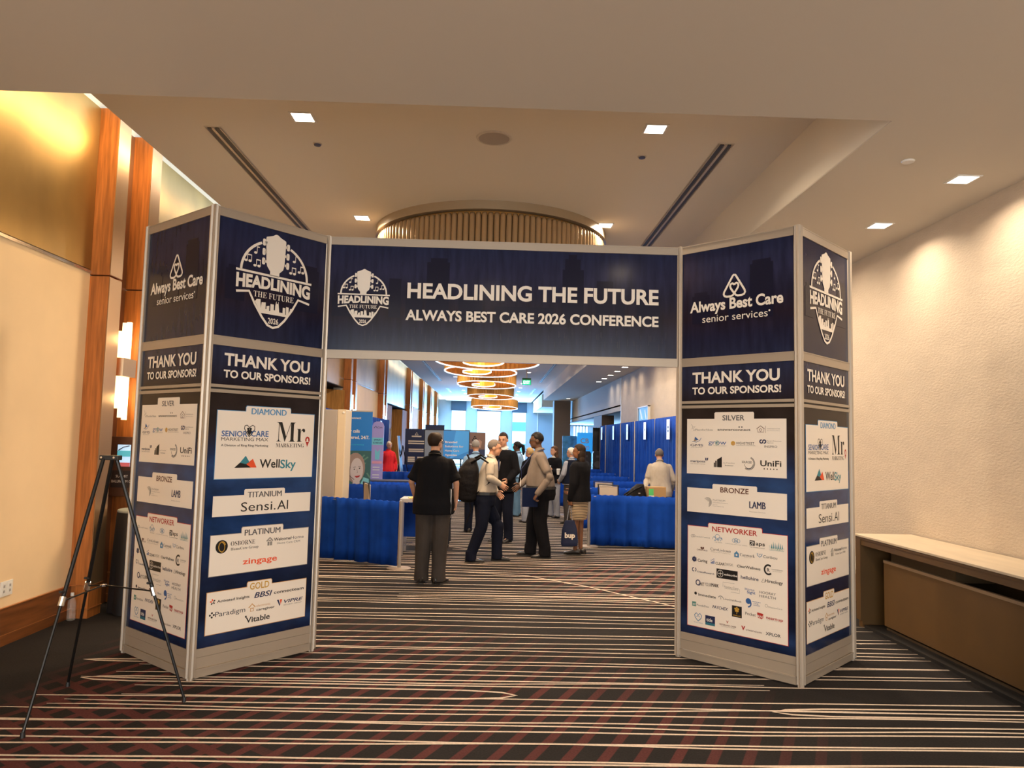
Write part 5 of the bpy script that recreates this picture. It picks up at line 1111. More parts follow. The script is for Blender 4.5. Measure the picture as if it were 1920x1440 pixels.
for x, lab in ((3.35, 'black loudspeaker cabinet left of its twin at the dark column'), (3.75, 'black loudspeaker with rounded top by the right drapes')):
    t = thing('loudspeaker', lab, 'speaker', (x, 26.6, 0.75))
    MB().prism([(-0.17, 0), (0.17, 0), (0.17, 0.58), (0.13, 0.66), (-0.13, 0.66), (-0.17, 0.58)], -0.15, 0.15).build('cabinet', BLACK, t)
    MB().lathe([(0, 0), (0.11, 0.004), (0.12, 0.0)], 20).build('woofer', mat('cone_grey', (0.06, 0.06, 0.065), 0.5), t, (0, -0.152, 0.2), (PI/2, 0, 0))
    MB().box(-0.05, 0.05, -0.156, -0.15, 0.45, 0.52).build('horn', mat('cone_grey', (0.06, 0.06, 0.065), 0.5), t)
    MB().tube([(0, 0, -0.74), (0, 0, 0)], 0.02, 8).build('pole', BLACKM, t)
t = thing('pipe_post', 'grey upright drape post beside the coffee cup behind the woman', 'post', (1.60, 17.69, 0))
MB().tube([(0, 0, 0.01), (0, 0, 0.98)], 0.03, 12).build('upright', PIPE, t); MB().lathe([(0, 0), (0.16, 0), (0.16, 0.01), (0, 0.012)], 20).build('base_plate', PIPE, t)

# ------------------------------------------------------------------ people
def fuse(name, mb, mats, parent, voxel=0.012, smooth=3, extra=None):
    me = mb.mesh(name, mats); o = bpy.data.objects.new(name, me); C.objects.link(o)
    r = o.modifiers.new('r', 'REMESH'); r.mode = 'VOXEL'; r.voxel_size = voxel
    s = o.modifiers.new('s', 'SMOOTH'); s.factor = 0.5; s.iterations = smooth
    dg = bpy.context.evaluated_depsgraph_get(); m2 = bpy.data.meshes.new_from_object(o.evaluated_get(dg))
    bpy.data.objects.remove(o)
    if extra is not None:
        bm = bmesh.new(); bm.from_mesh(m2); bm.from_mesh(extra.mesh('x', mats)); bm.to_mesh(m2); bm.free()
    m2.polygons.foreach_set('use_smooth', [True]*len(m2.polygons)); m2.name = name
    return obj(name, m2, parent)
def loft(mb, secs, n=18, p=2.4):
    vs = []
    for c, rx, ry in secs[:]:
        for k in range(n):
            a = 2*PI*k/n; ca, sa = math.cos(a), math.sin(a)
            vs.append(Vector(c)+Vector((rx*math.copysign(abs(ca)**(2/p), ca), ry*math.copysign(abs(sa)**(2/p), sa), 0)))
    m = len(secs); fs = [(i*n+k, i*n+(k+1) % n, (i+1)*n+(k+1) % n, (i+1)*n+k) for i in range(m-1) for k in range(n)]
    fs += [tuple(range(n-1, -1, -1)), tuple(range((m-1)*n, m*n))]
    return mb.add(vs, fs)
def limb(mb, pts, rs):
    q = []; r2 = []
    for i in range(len(pts)-1):
        a, b = Vector(pts[i]), Vector(pts[i+1])
        for k in range(4): q.append(a+(b-a)*k/4); r2.append(rs[i]+(rs[i+1]-rs[i])*k/4)
    q.append(Vector(pts[-1])); r2.append(rs[-1])
    mb.tube(q, r2, 12)
    for p_, r_2 in zip(pts, rs): mb.ell(p_, (r_2, r_2, r_2), 12, 8)
def hand(mb, W, d, side, curl, s=1.0, thumb=1):
    """W wrist, d pointing along the palm, side = direction of the thumb edge"""
    d = Vector(d).normalized(); side = Vector(side); side = (side-d*side.dot(d)).normalized(); nrm = d.cross(side).normalized()*thumb
    W = Vector(W); P = lambda a, b, c: W+d*a*s+side*b*s+nrm*c*s
    for i in range(5):
        pass
    vs = []
    for a, wd, th in ((-0.025, 0.026, 0.022), (0.0, 0.030, 0.019), (0.04, 0.041, 0.016), (0.085, 0.041, 0.013), (0.094, 0.038, 0.010)):
        for k in range(12):
            t = 2*PI*k/12; vs.append(P(a, wd*math.cos(t), th*math.sin(t)))
    fs = [(i*12+k, i*12+(k+1) % 12, (i+1)*12+(k+1) % 12, (i+1)*12+k) for i in range(4) for k in range(12)]+[tuple(range(11, -1, -1)), tuple(range(48, 60))]
    mb.add(vs, fs)
    for i, L in enumerate((0.070, 0.080, 0.074, 0.058)):
        b = 0.031-0.0205*i; p = P(0.082, b, 0); ang = 0.12+curl*0.25; pts = [p-d*0.012]
        for seg, fr in enumerate((0.45, 0.31, 0.24)):
            ang += curl*0.62 if seg else curl*0.35
            dv = d*math.cos(ang)+nrm*math.sin(ang)+side*(0.05*(1.5-i)); pts.append(pts[-1]+dv*L*fr*s*(1.15 if seg == 0 else 1))
        mb.tube(pts, [0.0095*s, 0.0092*s, 0.0085*s, 0.0070*s], 8)
        mb.ell(pts[-1], (0.007*s,)*3, 8, 5)
    t0 = P(0.018, 0.028, 0.004); t1 = t0+(d*0.55+side*0.75+nrm*0.25).normalized()*0.042*s; t2 = t1+(d*0.85+side*0.25+nrm*(0.25+curl*0.4)).normalized()*0.030*s
    mb.tube([t0, t1, t2, t2+(d*0.9+nrm*curl*0.5).normalized()*0.016*s], [0.014*s, 0.0115*s, 0.010*s, 0.007*s], 8)
def skinmat(n, c): return mat('skin_'+n, c, 0.5, noise=0.06, scale=20)
def cloth(n, c, r=0.9): return mat('cloth_'+n, c, r, spec=0.12, noise=0.18, scale=7, stretch=(1, 1, 0.5), bump=0.5, bscale=9)
SHOE = mat('shoe_black_leather', (0.018, 0.015, 0.013), 0.35); SOLE = mat('shoe_sole', (0.03, 0.025, 0.02), 0.7); EYE = mat('eye_dark', (0.02, 0.015, 0.012), 0.2)
def rotx(v, a, z0): y, z = v.y, v.z-z0; return Vector((v.x, y*math.cos(a)+z*math.sin(a), z0+z*math.cos(a)-y*math.sin(a)))
def person(label, loc, rz, H, skin, hairc, hair='short', girth=1.0, depth=1.0, lean=0.0, head=(0, 0), feet=((-0.11, 0.0, 0.15), (0.11, 0.0, -0.15)), knees=(0.03, 0.03),
           arms=None, top=None, sleeve='long', hem=0.86, legs=None, skirt=None, jacket=None, shoe=SHOE, vox=0.013, fem=False, glasses=False, lanyard=None, belt=False, tie=None, hands=True):
    s = H/1.75; root = thing('person', label, 'person', loc, rz); V = lambda x, y, z: Vector((x*s, y*s, z*s)); zp = 0.93*s
    Lx = lambda v: rotx(v, lean, zp) if v.z > zp else v
    sw = (0.165 if fem else 0.185)
    S = [Lx(V(-sw+0.012, 0, 1.388)), Lx(V(sw-0.012, 0, 1.388))]
    if arms is None: arms = [((-0.25, -0.03, 1.14), (-0.24, 0.06, 0.90), (0, 0.1, -1), (0.1, 1, 0), 0.5), ((0.25, -0.03, 1.14), (0.24, 0.06, 0.90), (0, 0.1, -1), (-0.1, 1, 0), 0.5)]
    g, dp = girth, depth
    body = MB(); hd = MB()
    tor = [(0.86, 0.145*g, 0.10*dp), (0.96, 0.155*g, 0.105*dp), (1.10, 0.135*g, 0.10*dp), (1.28, 0.155, 0.105), (1.40, 0.150, 0.085), (1.46, 0.075, 0.06), (1.50, 0.052, 0.052)]
    def torso(mb, g_, extra, z0, hemflare=0.0):
        if z0 < 0.93: extra = extra+0.012
        sec = []
        prof = [(0.84, 0.172*g, 0.125*dp), (0.92, 0.178*g, 0.128*dp), (1.00, 0.170*g, 0.122*dp), (1.10, (0.142 if fem else 0.160)*g, 0.118*dp), (1.22, (0.148 if fem else 0.168)*(0.5+g/2), 0.120*(0.4+dp*0.6)), (1.33, 0.172*(0.6+g*0.4), 0.122), (1.40, 0.172, 0.105), (1.445, 0.135, 0.085), (1.475, 0.080, 0.068)]
        def at(z):
            for i in range(len(prof)-1):
                if prof[i][0] <= z <= prof[i+1][0]:
                    k = (z-prof[i][0])/(prof[i+1][0]-prof[i][0]); return [prof[i][j]+(prof[i+1][j]-prof[i][j])*k for j in (1, 2)]
            return prof[0][1:] if z < prof[0][0] else prof[-1][1:]
        zs = [z0]+[p[0] for p in prof if p[0] > z0+0.02]
        for i, z in enumerate(zs):
            rx, ry = at(z); fl = hemflare*(1-min(1, (z-z0)/0.2)); cy = 0.0
            sec.append((Lx(V(0, cy*(dp*2-1), z)), (rx+extra+fl)*s, (ry+extra+fl)*s))
        loft(mb, sec)
    # body: head, neck, trunk, arms, legs
    hc = Lx(V(0, 0.02, 1.635)); R = Matrix.Rotation(head[0], 3, 'Z') @ Matrix.Rotation(-head[1], 3, 'X')
    Hd = lambda x, y, z: hc+R @ Vector((x*s, y*s, z*s))
    body.ell(Hd(0, -0.008, 0.025), (0.075*s, 0.093*s, 0.090*s), 20, 14, R); body.ell(Hd(0, 0.022, -0.040), (0.058*s, 0.068*s, 0.075*s), 18, 12, R)
    body.ell(Hd(0, 0.065, -0.085), (0.028*s, 0.022*s, 0.022*s), 12, 8, R)
    body.ell(Hd(0, 0.094, -0.018), (0.012*s, 0.018*s, 0.026*s), 10, 8, R); body.ell(Hd(0, 0.083, 0.022), (0.045*s, 0.014*s, 0.012*s), 12, 8, R)
    body.ell(Hd(0, 0.082, -0.058), (0.022*s, 0.012*s, 0.012*s), 10, 8, R)
    for q in (-1, 1): body.ell(Hd(q*0.076, -0.008, -0.012), (0.011*s, 0.020*s, 0.032*s), 10, 8, R)
    limb(body, [Lx(V(0, -0.01, 1.44)), Lx(V(0, 0.005, 1.58))], [0.058*s, 0.050*s])
    loft(body, [(Lx(V(0, 0, z)), rx*s, ry*s) for z, rx, ry in tor])
    extra = MB()
    for i, (el, wr, hdv, sd, cu) in enumerate(arms):
        el, wr = V(*el), V(*wr); limb(body, [S[i], el, wr], [0.045*s, 0.037*s, 0.026*s])
        hand(extra, wr, hdv, sd, cu, s, 1 if i == 0 else -1)
    ank = []
    for i, (fx, fy, fr) in enumerate(feet):
        hip = V((-0.085 if i == 0 else 0.085)*(0.6+0.4*g), 0, 0.88); A = V(fx, fy, 0.075); K = (hip+A)/2+V(0.0, knees[i], 0.02)
        limb(body, [hip, K, A], [0.075*s, 0.050*s, 0.034*s]); ank.append((hip, K, A, fr)); body.ell(A+V(0, 0.05, -0.035), (0.032*s, 0.085*s, 0.030*s), 10, 8, Matrix.Rotation(fr, 3, 'Z'))
    sk = skin
    fuse('body', body, sk, root, vox, 2, extra)
    em = MB()
    for q in (-1, 1): em.ell(Hd(q*0.030, 0.084, 0.004), (0.010*s, 0.006*s, 0.005*s), 8, 6, R); em.ell(Hd(q*0.030, 0.092, 0.026), (0.017*s, 0.005*s, 0.003*s), 8, 5, R)
    em.build('eyes', EYE, root, smooth=True)
    em = MB(); em.ell(Hd(0, 0.091, -0.060), (0.018*s, 0.006*s, 0.004*s), 8, 5, R); em.build('mouth', mat('lip', (0.25, 0.08, 0.07), 0.5), root, smooth=True)
    # hair
    hm = MB(); hk = hairc
    if hair != 'bald':
        n, m = 28, 20; vs = []
        for i in range(m+1):
            t = PI*i/m
            for k in range(n):
                a = 2*PI*k/n; x, y, z = 0.083*math.sin(t)*math.cos(a), -0.010+0.101*math.sin(t)*math.sin(a), 0.028+0.101*math.cos(t)
                low = {'short': -0.045, 'crop': -0.03, 'bob': -0.10, 'long': -0.10}.get(hair, -0.05)
                hid = (y > 0.035-(0.0 if z > 0.03 else 0.02) and z < 0.068) or z < low or (hair in ('short', 'crop', 'thin') and y > -0.01 and z < 0.0) or (hair == 'thin' and (z > 0.118 and y > -0.05 or z < -0.055)) or (hair == 'balding' and (z > 0.070 and y > -0.055 or z < -0.04 or (y > 0.0 and z < 0.03)))
                f = 0.74 if hid else 1.0
                if hair == 'crop' and not hid: f = 0.955
                vs.append(Hd(x*f, -0.010+(y+0.010)*f, 0.028+(z-0.028)*f))
        hm.add(vs, [(i*n+k, (i+1)*n+k, (i+1)*n+(k+1) % n, i*n+(k+1) % n) for i in range(m) for k in range(n)])
        if hair == 'long':
            hm.ell(Hd(0, -0.040, -0.055), (0.090*s, 0.070*s, 0.145*s), 22, 14, R); hm.ell(Hd(0.036, -0.048, -0.145), (0.062*s, 0.056*s, 0.10*s), 16, 10, R); hm.ell(Hd(-0.036, -0.048, -0.145), (0.062*s, 0.056*s, 0.10*s), 16, 10, R)
        if hair == 'pony': hm.tube([Hd(0, -0.09, 0.04), Hd(0, -0.14, -0.0), Hd(0, -0.13, -0.14), Hd(0, -0.11, -0.22)], [0.03*s, 0.045*s, 0.04*s, 0.02*s], 10)
        hm.build('hair', hk, root, smooth=True)
    if glasses:
        gm = MB()
        for q in (-1, 1): gm.tube([Hd(q*(0.032+0.022*math.cos(a)), 0.100, 0.004+0.018*math.sin(a)) for a in [2*PI*i/12 for i in range(13)]], 0.0028*s, 5); gm.tube([Hd(q*0.054, 0.098, 0.008), Hd(q*0.082, 0.05, 0.008), Hd(q*0.084, -0.02, 0.0)], 0.0028*s, 5)
        gm.tube([Hd(-0.010, 0.101, 0.006), Hd(0.010, 0.101, 0.006)], 0.003*s, 5); gm.build('glasses', BLACK, root)
    # trousers or skirt
    if legs:
        tm = MB()
        q_ = 0.92 if hem < 0.93 else 1.0
        loft(tm, [(V(0, 0, 0.80), 0.160*g*s*q_, 0.118*dp*s*q_), (V(0, 0.0, 0.88), 0.176*g*s*q_, 0.130*dp*s*q_), (V(0, 0.0, 0.98), 0.170*g*s*q_, 0.126*dp*s*q_), (V(0, 0.0, 1.03), 0.150*g*s*q_, 0.108*dp*s*q_)])
        for hip, K, A, fr in ank:
            w_ = 0.6+0.4*g; limb(tm, [hip+V(0, 0, -0.02), K, A+V(0, -0.01, 0.02)], [0.106*s*w_, 0.088*s*w_, 0.072*s*w_]); tm.tube([A+V(0, -0.005, 0.09), A+V(0, 0.0, -0.045)], [0.075*s*w_, 0.080*s*w_], 14)
        fuse('trousers', tm, legs, root, vox, 2)
        if belt: MB().add(*(lambda b: (b.v, b.f))(loft(MB(), [(V(0, 0.0, 0.955), 0.178*g*s, 0.133*dp*s), (V(0, 0.0, 0.992), 0.176*g*s, 0.131*dp*s)]))).build('belt', BLACK, root)
    if skirt:
        km = MB(); loft(km, [(V(0, 0.01, 0.555), 0.155*s, 0.125*s), (V(0, 0.01, 0.72), 0.172*s, 0.138*s), (V(0, 0, 0.86), 0.180*s, 0.135*s), (V(0, 0, 1.0), 0.150*s, 0.112*s)], 24, 2.2)
        fuse('skirt', km, skirt, root, vox, 2)
    # shirt
    def upper(name, m_, ex, hem_, slv, open_=False):
        um = MB(); torso(um, 1, ex, hem_, 0.012 if hem_ < 0.95 else 0)
        for i, (el, wr, *_r) in enumerate(arms):
            el, wr = V(*el), V(*wr)
            if slv == 'long': limb(um, [S[i], el, wr-(wr-el).normalized()*0.01], [0.058*s+ex, 0.051*s+ex, 0.040*s+ex*0.6])
            elif slv == 'short': limb(um, [S[i], S[i]+(el-S[i])*0.70], [0.058*s+ex, 0.060*s+ex]); um.tube([S[i]+(el-S[i])*0.66, S[i]+(el-S[i])*0.88], [0.066*s+ex, 0.070*s+ex], 14)
        if name not in ('waistcoat', 'jacket'): limb(um, [Lx(V(0, -0.008, 1.45)), Lx(V(0, -0.004, 1.505))], [0.066*s+ex*0.5, 0.060*s+ex*0.3])
        return fuse(name, um, m_, root, vox, 3)
    if top: upper('shirt', top, 0.006, hem, sleeve)
    if jacket:
        jm, jh, js = jacket; upper('waistcoat' if js == 'none' else 'jacket', jm, 0.020, jh, js)
        if js != 'none':   # shirt front and lapels between the jacket edges
            def strip(ws, dy, nm, m_):
                zz = (1.478, 1.44, 1.38, 1.30, 1.20, 1.14); yy = (0.083, 0.112, 0.136, 0.149, 0.150, 0.148); vs = []; fs = []
                for z, y, w_ in zip(zz, yy, ws): vs += [Lx(V(-w_, y+dy, z)), Lx(V(w_, y+dy, z)), Lx(V(w_, y+dy-0.03, z)), Lx(V(-w_, y+dy-0.03, z))]
                for i in range(5):
                    for q in range(4): fs.append((4*i+q, 4*i+4+q, 4*i+4+(q+1) % 4, 4*i+(q+1) % 4))
                MB().add(vs, fs+[(0, 1, 2, 3), (23, 22, 21, 20)]).build(nm, m_, root)
            strip((0.060, 0.056, 0.046, 0.034, 0.018, 0.004), 0.002, 'shirt_front', top)
            if tie: strip((0.014, 0.012, 0.014, 0.016, 0.017, 0.004), 0.006, 'tie', tie)
    cm = MB(); cm.tube([Lx(V(0.064*math.cos(a), -0.008+0.062*math.sin(a), 1.500-0.018*math.sin(a))) for a in [2*PI*i/20 for i in range(21)]], 0.012*s, 6)
    if top: cm.build('collar', top, root, smooth=True)
    if lanyard:
        lm = MB(); lm.tube([Lx(V(0.075*math.cos(a), -0.012+0.078*math.sin(a), 1.485-0.02*math.sin(a))) for a in [2*PI*i/20 for i in range(21)]], 0.006*s, 6)
        if lanyard == 'badge':
            lm.tube([Lx(V(-0.05, 0.08, 1.46)), Lx(V(-0.03, 0.16*dp, 1.25)), Lx(V(0, 0.165*dp, 1.12))], 0.005*s, 5); lm.tube([Lx(V(0.05, 0.08, 1.46)), Lx(V(0.03, 0.16*dp, 1.25)), Lx(V(0, 0.165*dp, 1.12))], 0.005*s, 5)
            q = Lx(V(0, 0.175*dp, 1.06)); MB().box(-0.04, 0.04, -0.003, 0.003, -0.06, 0.06).build('name_badge', CARDP, root, q)
        lm.build('lanyard', ink('navy') if lanyard != 'dark' else BLACK, root)
    for hip, K, A, fr in ank:
        fm = MB(); Rz = Matrix.Rotation(fr, 3, 'Z'); Q = lambda x, y, z: Vector((A.x, A.y, 0))+Rz @ Vector((x*s, y*s, z*s))
        secs = [(-0.085, 0.030, 0.040, 0.045), (-0.06, 0.037, 0.045, 0.05), (0.0, 0.038, 0.045, 0.048), (0.06, 0.043, 0.034, 0.038), (0.12, 0.045, 0.026, 0.028), (0.165, 0.036, 0.020, 0.022), (0.185, 0.016, 0.014, 0.018)]
        vs = []; n = 14
        for y_, rx, rzz, zc in secs:
            for k in range(n):
                a = 2*PI*k/n; vs.append(Q(rx*math.cos(a), y_, max(0.006, zc+rzz*math.sin(a)*(1.0 if math.sin(a) > 0 else 1.2))))
        fs = [(i*n+k, i*n+(k+1) % n, (i+1)*n+(k+1) % n, (i+1)*n+k) for i in range(len(secs)-1) for k in range(n)]+[tuple(range(n-1, -1, -1)), tuple(range((len(secs)-1)*n, len(secs)*n))]
        sh = fm.add(vs, fs).build('shoe', shoe, root, smooth=True)
        sm = MB(); pl = [(Q(x, y, 0).x, Q(x, y, 0).y) for x, y in ((-0.03, -0.088), (0.03, -0.088), (0.04, -0.03), (0.042, 0.03), (0.048, 0.11), (0.036, 0.172), (0.0, 0.192), (-0.036, 0.172), (-0.048, 0.11), (-0.042, 0.03), (-0.04, -0.03))]
        sm.vprism(pl, 0.0, 0.014).build('sole', SOLE, sh)
    return root
SK_L = skinmat('light', (0.52, 0.27, 0.17)); SK_T = skinmat('tanned', (0.42, 0.20, 0.11)); SK_D = skinmat('dark', (0.095, 0.042, 0.022)); SK_B = skinmat('brown', (0.20, 0.085, 0.040))
HBLK = mat('hair_black', (0.010, 0.008, 0.007), 0.5, spec=0.15); HGRY = mat('hair_grey', (0.22, 0.20, 0.18), 0.6); HWHT = mat('hair_white', (0.62, 0.55, 0.45), 0.6); HBRN = mat('hair_brown', (0.07, 0.035, 0.018), 0.5, spec=0.15); HBLO = mat('hair_blond', (0.45, 0.28, 0.10), 0.5); HDRK = mat('hair_dark_brown', (0.022, 0.013, 0.009), 0.55, spec=0.15)
HSTB = mat('hair_cropped_grey', (0.12, 0.10, 0.09), 0.8)
C_BLK = cloth('black', (0.006, 0.006, 0.008)); C_NVY = cloth('navy', (0.006, 0.008, 0.018)); C_BRN = cloth('brown_grey', (0.050, 0.042, 0.038)); C_BGE = cloth('beige', (0.42, 0.375, 0.315)); C_TPE = cloth('taupe', (0.17, 0.14, 0.12))
C_LBL = cloth('light_blue', (0.25, 0.40, 0.60)); C_WHT = cloth('white', (0.62, 0.60, 0.58)); C_JNS = cloth('jeans', (0.13, 0.24, 0.36)); C_RED = cloth('red', (0.60, 0.025, 0.035)); C_GRY = cloth('grey', (0.30, 0.31, 0.35)); C_FAWN = cloth('fawn', (0.38, 0.33, 0.27))
person('man in black short sleeved shirt and grey trousers seen from behind', (-0.70, 9.03, 0), 0.0, 1.80, SK_L, HDRK, 'thin', 1.25, 1.2, 0.02, (-0.62, -0.02), ((-0.115, 0.0, 0.05), (0.085, -0.03, -0.55)), (0.01, 0.01),
       [((-0.265, 0.0, 1.16), (-0.225, 0.10, 0.98), (0.1, 0.5, -0.8), (1, 0.2, 0), 0.6), ((0.262, -0.02, 1.16), (0.262, 0.03, 0.94), (-0.15, 0.1, -1), (-0.3, 1, 0), 0.9)], C_BLK, 'short', 0.80, C_BRN, glasses=True, lanyard='dark', vox=0.011)
person('man in beige shirt leaning forward to shake hands, black backpack on', (-0.10, 10.66, 0), -PI/2, 1.74, SK_L, HSTB, 'crop', 1.08, 1.28, 0.15, (0.0, 0.10), ((-0.11, 0.20, 0.0), (0.10, -0.17, 0.0)), (0.10, 0.05),
       [((-0.23, 0.06, 1.14), (-0.14, 0.17, 0.98), (0.2, 0.7, -0.6), (0, 0, 1), 0.4), ((0.235, 0.07, 1.20), (0.16, 0.21, 1.12), (-0.1, 0.8, -0.6), (0, 0.4, 1), 0.35)], C_BGE, 'long', 0.99, C_NVY, vox=0.011, belt=True)
person('bearded man in dark suit and pale shirt facing the camera', (0.20, 12.80, 0), PI-0.55, 1.86, SK_L, HDRK, 'crop', 1.0, 1.0, 0.04, (0.25, 0.12), ((-0.11, 0.0, 0.1), (0.11, 0.02, -0.1)), (0.02, 0.02),
       [((-0.25, 0.04, 1.14), (-0.20, 0.20, 1.0), (0.3, 0.6, -0.6), (0, 1, 0.2), 0.5), ((0.25, 0.0, 1.14), (0.24, 0.10, 0.92), (0, 0.2, -1), (-0.2, 1, 0), 0.5)], C_WHT, 'long', 0.95, C_NVY, jacket=(C_BLK, 0.80, 'long'), tie=ink('navy'), vox=0.012)
person('large man in taupe shirt and glasses reaching out his hand to the left', (0.74, 11.20, 0), PI/2, 1.86, SK_D, HBLK, 'crop', 1.30, 1.62, 0.08, (-0.05, 0.10), ((-0.10, -0.06, 0.1), (0.12, 0.13, -0.1)), (0.04, 0.03),
       [((-0.30, -0.10, 1.13), (-0.30, 0.07, 0.90), (0.1, 0.5, -0.9), (0.9, 0.3, 0), 1.3), ((0.28, 0.12, 1.14), (0.18, 0.28, 0.99), (-0.1, 0.8, -0.6), (0, 0.5, 1), 0.3)], C_TPE, 'long', 0.99, C_BLK, glasses=True, lanyard='badge', vox=0.011, belt=True)
STRIPE = bpy.data.materials.new('striped_knit'); STRIPE.use_nodes = True; nt = STRIPE.node_tree; b = nt.nodes['Principled BSDF']; b.inputs['Roughness'].default_value = 0.8
tc = nt.nodes.new('ShaderNodeTexCoord'); sp_ = nt.nodes.new('ShaderNodeSeparateXYZ'); nt.links.new(tc.outputs['Object'], sp_.inputs[0])
m1 = nt.nodes.new('ShaderNodeMath'); m1.operation = 'FRACT'; m0 = nt.nodes.new('ShaderNodeMath'); m0.operation = 'MULTIPLY'; m0.inputs[1].default_value = 42; nt.links.new(sp_.outputs[2], m0.inputs[0]); nt.links.new(m0.outputs[0], m1.inputs[0])
m2 = nt.nodes.new('ShaderNodeMath'); m2.operation = 'GREATER_THAN'; m2.inputs[1].default_value = 0.5; nt.links.new(m1.outputs[0], m2.inputs[0]); mx = nt.nodes.new('ShaderNodeMix'); mx.data_type = 'RGBA'
mx.inputs[6].default_value = (0.06, 0.045, 0.035, 1); mx.inputs[7].default_value = (0.58, 0.44, 0.28, 1); nt.links.new(m2.outputs[0], mx.inputs[0]); nt.links.new(mx.outputs[2], b.inputs['Base Color'])
person('woman in black blazer and striped skirt holding a navy tote bag', (1.36, 11.52, 0), 1.0, 1.69, SK_B, HDRK, 'long', 1.0, 1.0, 0.0, (0.35, 0.0), ((-0.06, 0.03, 0.25), (0.07, 0.0, 0.1)), (0.01, 0.01),
       [((-0.215, 0.00, 1.13), (-0.20, 0.06, 0.88), (0, 0.05, -1), (0.2, 1, 0), 1.2), ((0.20, 0.05, 1.13), (0.14, 0.20, 0.98), (-0.4, 0.6, -0.3), (0, 1, 0.3), 0.6)], C_BLK, 'long', 0.88, None, STRIPE, (C_BLK, 0.84, 'long'), vox=0.011, fem=True)
person('woman with dark ponytail in light blue shirt and pale jeans', (0.58, 17.1, 0), 1.35, 1.70, SK_D, HBLK, 'pony', 1.05, 1.0, 0.0, (0.1, 0.2), arms=[((-0.22, 0.03, 1.14), (-0.12, 0.22, 1.12), (0.4, 0.8, 0.1), (0, 0.2, 1), 0.6), ((0.22, 0.03, 1.14), (0.12, 0.22, 1.12), (-0.4, 0.8, 0.1), (0, 0.2, 1), 0.6)], top=C_LBL, sleeve='short', hem=0.92, legs=C_JNS, vox=0.014, fem=True, lanyard='badge', glasses=True)
person('grey haired man in pale blue shirt seen from behind, past the backpack', (-0.32, 14.0, 0), 0.2, 1.72, SK_L, HGRY, 'crop', 1.05, 1.0, 0.0, (-0.3, 0), top=C_LBL, sleeve='long', hem=0.95, legs=C_NVY, vox=0.014, lanyard='dark')
person('blond woman half hidden behind the large man in taupe shirt', (0.80, 15.9, 0), 0.6, 1.58, SK_L, HBLO, 'bob', 1.0, 1.0, 0.0, (0.5, 0), top=C_BLK, sleeve='long', hem=0.9, legs=C_GRY, vox=0.015, fem=True)
person('brown haired woman in white blouse and dark cardigan by the column', (1.42, 17.0, 0), 2.3, 1.62, SK_L, HBRN, 'long', 1.0, 1.0, 0.0, (-0.3, 0), arms=[((-0.21, 0.03, 1.12), (-0.12, 0.18, 1.15), (0.4, 0.8, 0.1), (0, 0.2, 1), 0.6), ((0.22, 0.0, 1.14), (0.22, 0.06, 0.92), (0, 0.1, -1), (-0.2, 1, 0), 0.5)], top=C_WHT, sleeve='long', hem=0.85, legs=C_GRY, jacket=(C_BLK, 0.85, 'long'), vox=0.014, fem=True)
person('white haired man in navy waistcoat and pale grey sleeves', (1.68, 15.8, 0), 0.75, 1.60, SK_L, HWHT, 'short', 1.12, 1.1, 0.0, (0.4, 0), arms=[((-0.25, 0.03, 1.14), (-0.20, 0.18, 0.98), (0.3, 0.6, -0.6), (0, 1, 0.2), 0.5), ((0.25, -0.03, 1.14), (0.24, 0.06, 0.9), (0, 0.1, -1), (-0.1, 1, 0), 0.5)], top=C_GRY, sleeve='long', hem=0.9, legs=C_BRN, jacket=(C_NVY, 0.92, 'none'), vox=0.014)
person('woman in bright red jacket standing in the left booths', (-2.92, 20.9, 0), PI+0.55, 1.62, SK_L, HWHT, 'bob', 1.05, 1.05, 0.0, (0.0, 0), top=C_RED, sleeve='long', hem=0.75, legs=C_BLK, vox=0.014, fem=True)
person('balding man in fawn jacket bending over things in the right booth', (3.06, 13.45, 0), -0.05, 1.66, SK_L, HSTB, 'balding', 1.12, 1.15, 0.20, (-0.1, 0.15), arms=[((-0.26, 0.06, 1.10), (-0.30, -0.12, 0.98), (-0.4, -0.5, -0.3), (0, 1, 0.2), 0.5), ((0.26, 0.03, 1.14), (0.25, 0.15, 0.95), (0, 0.5, -1), (-0.1, 1, 0), 0.5)], top=C_FAWN, sleeve='long', hem=0.82, legs=C_BRN, vox=0.012, glasses=True)
person('short blond person half hidden behind the man in black shirt', (-1.93, 22.8, 0), 2.9, 1.50, SK_L, HBLO, 'bob', 1.0, 1.0, 0.0, (0, 0), top=C_GRY, sleeve='long', hem=0.85, legs=C_NVY, vox=0.016, fem=True)

# carried things
t = thing('backpack', 'bulky black backpack worn by the man in beige shirt', 'bag', (-0.33, 10.64, 0.86)); t.rotation_euler = (0, 0.16, -PI/2)
bm_ = MB(); loft(bm_, [((0, 0, 0.0), 0.13, 0.10), ((0, -0.02, 0.05), 0.165, 0.155), ((0, -0.02, 0.28), 0.17, 0.165), ((0, 0.0, 0.46), 0.15, 0.14), ((0, 0.03, 0.58), 0.10, 0.07), ((0, 0.04, 0.61), 0.05, 0.04)], 20, 3)
BPK = mat('backpack_nylon', (0.008, 0.007, 0.008), 0.6, spec=0.15, bump=0.6, bscale=14)
fuse('main_bag', bm_, BPK, t, 0.012, 3)
b2 = MB(); loft(b2, [((0, -0.14, 0.06), 0.10, 0.03), ((0, -0.155, 0.12), 0.125, 0.045), ((0, -0.15, 0.28), 0.12, 0.04), ((0, -0.13, 0.33), 0.08, 0.025)], 18, 3); fuse('front_pocket', b2, BPK, t, 0.010, 2)
for x in (-0.10, 0.10): MB().tube([(x, 0.03, 0.56), (x, 0.16, 0.64), (x, 0.30, 0.55), (x, 0.30, 0.30), (x*1.1, 0.12, 0.12)], 0.018, 8).build('shoulder_strap', BPK, t, smooth=True)
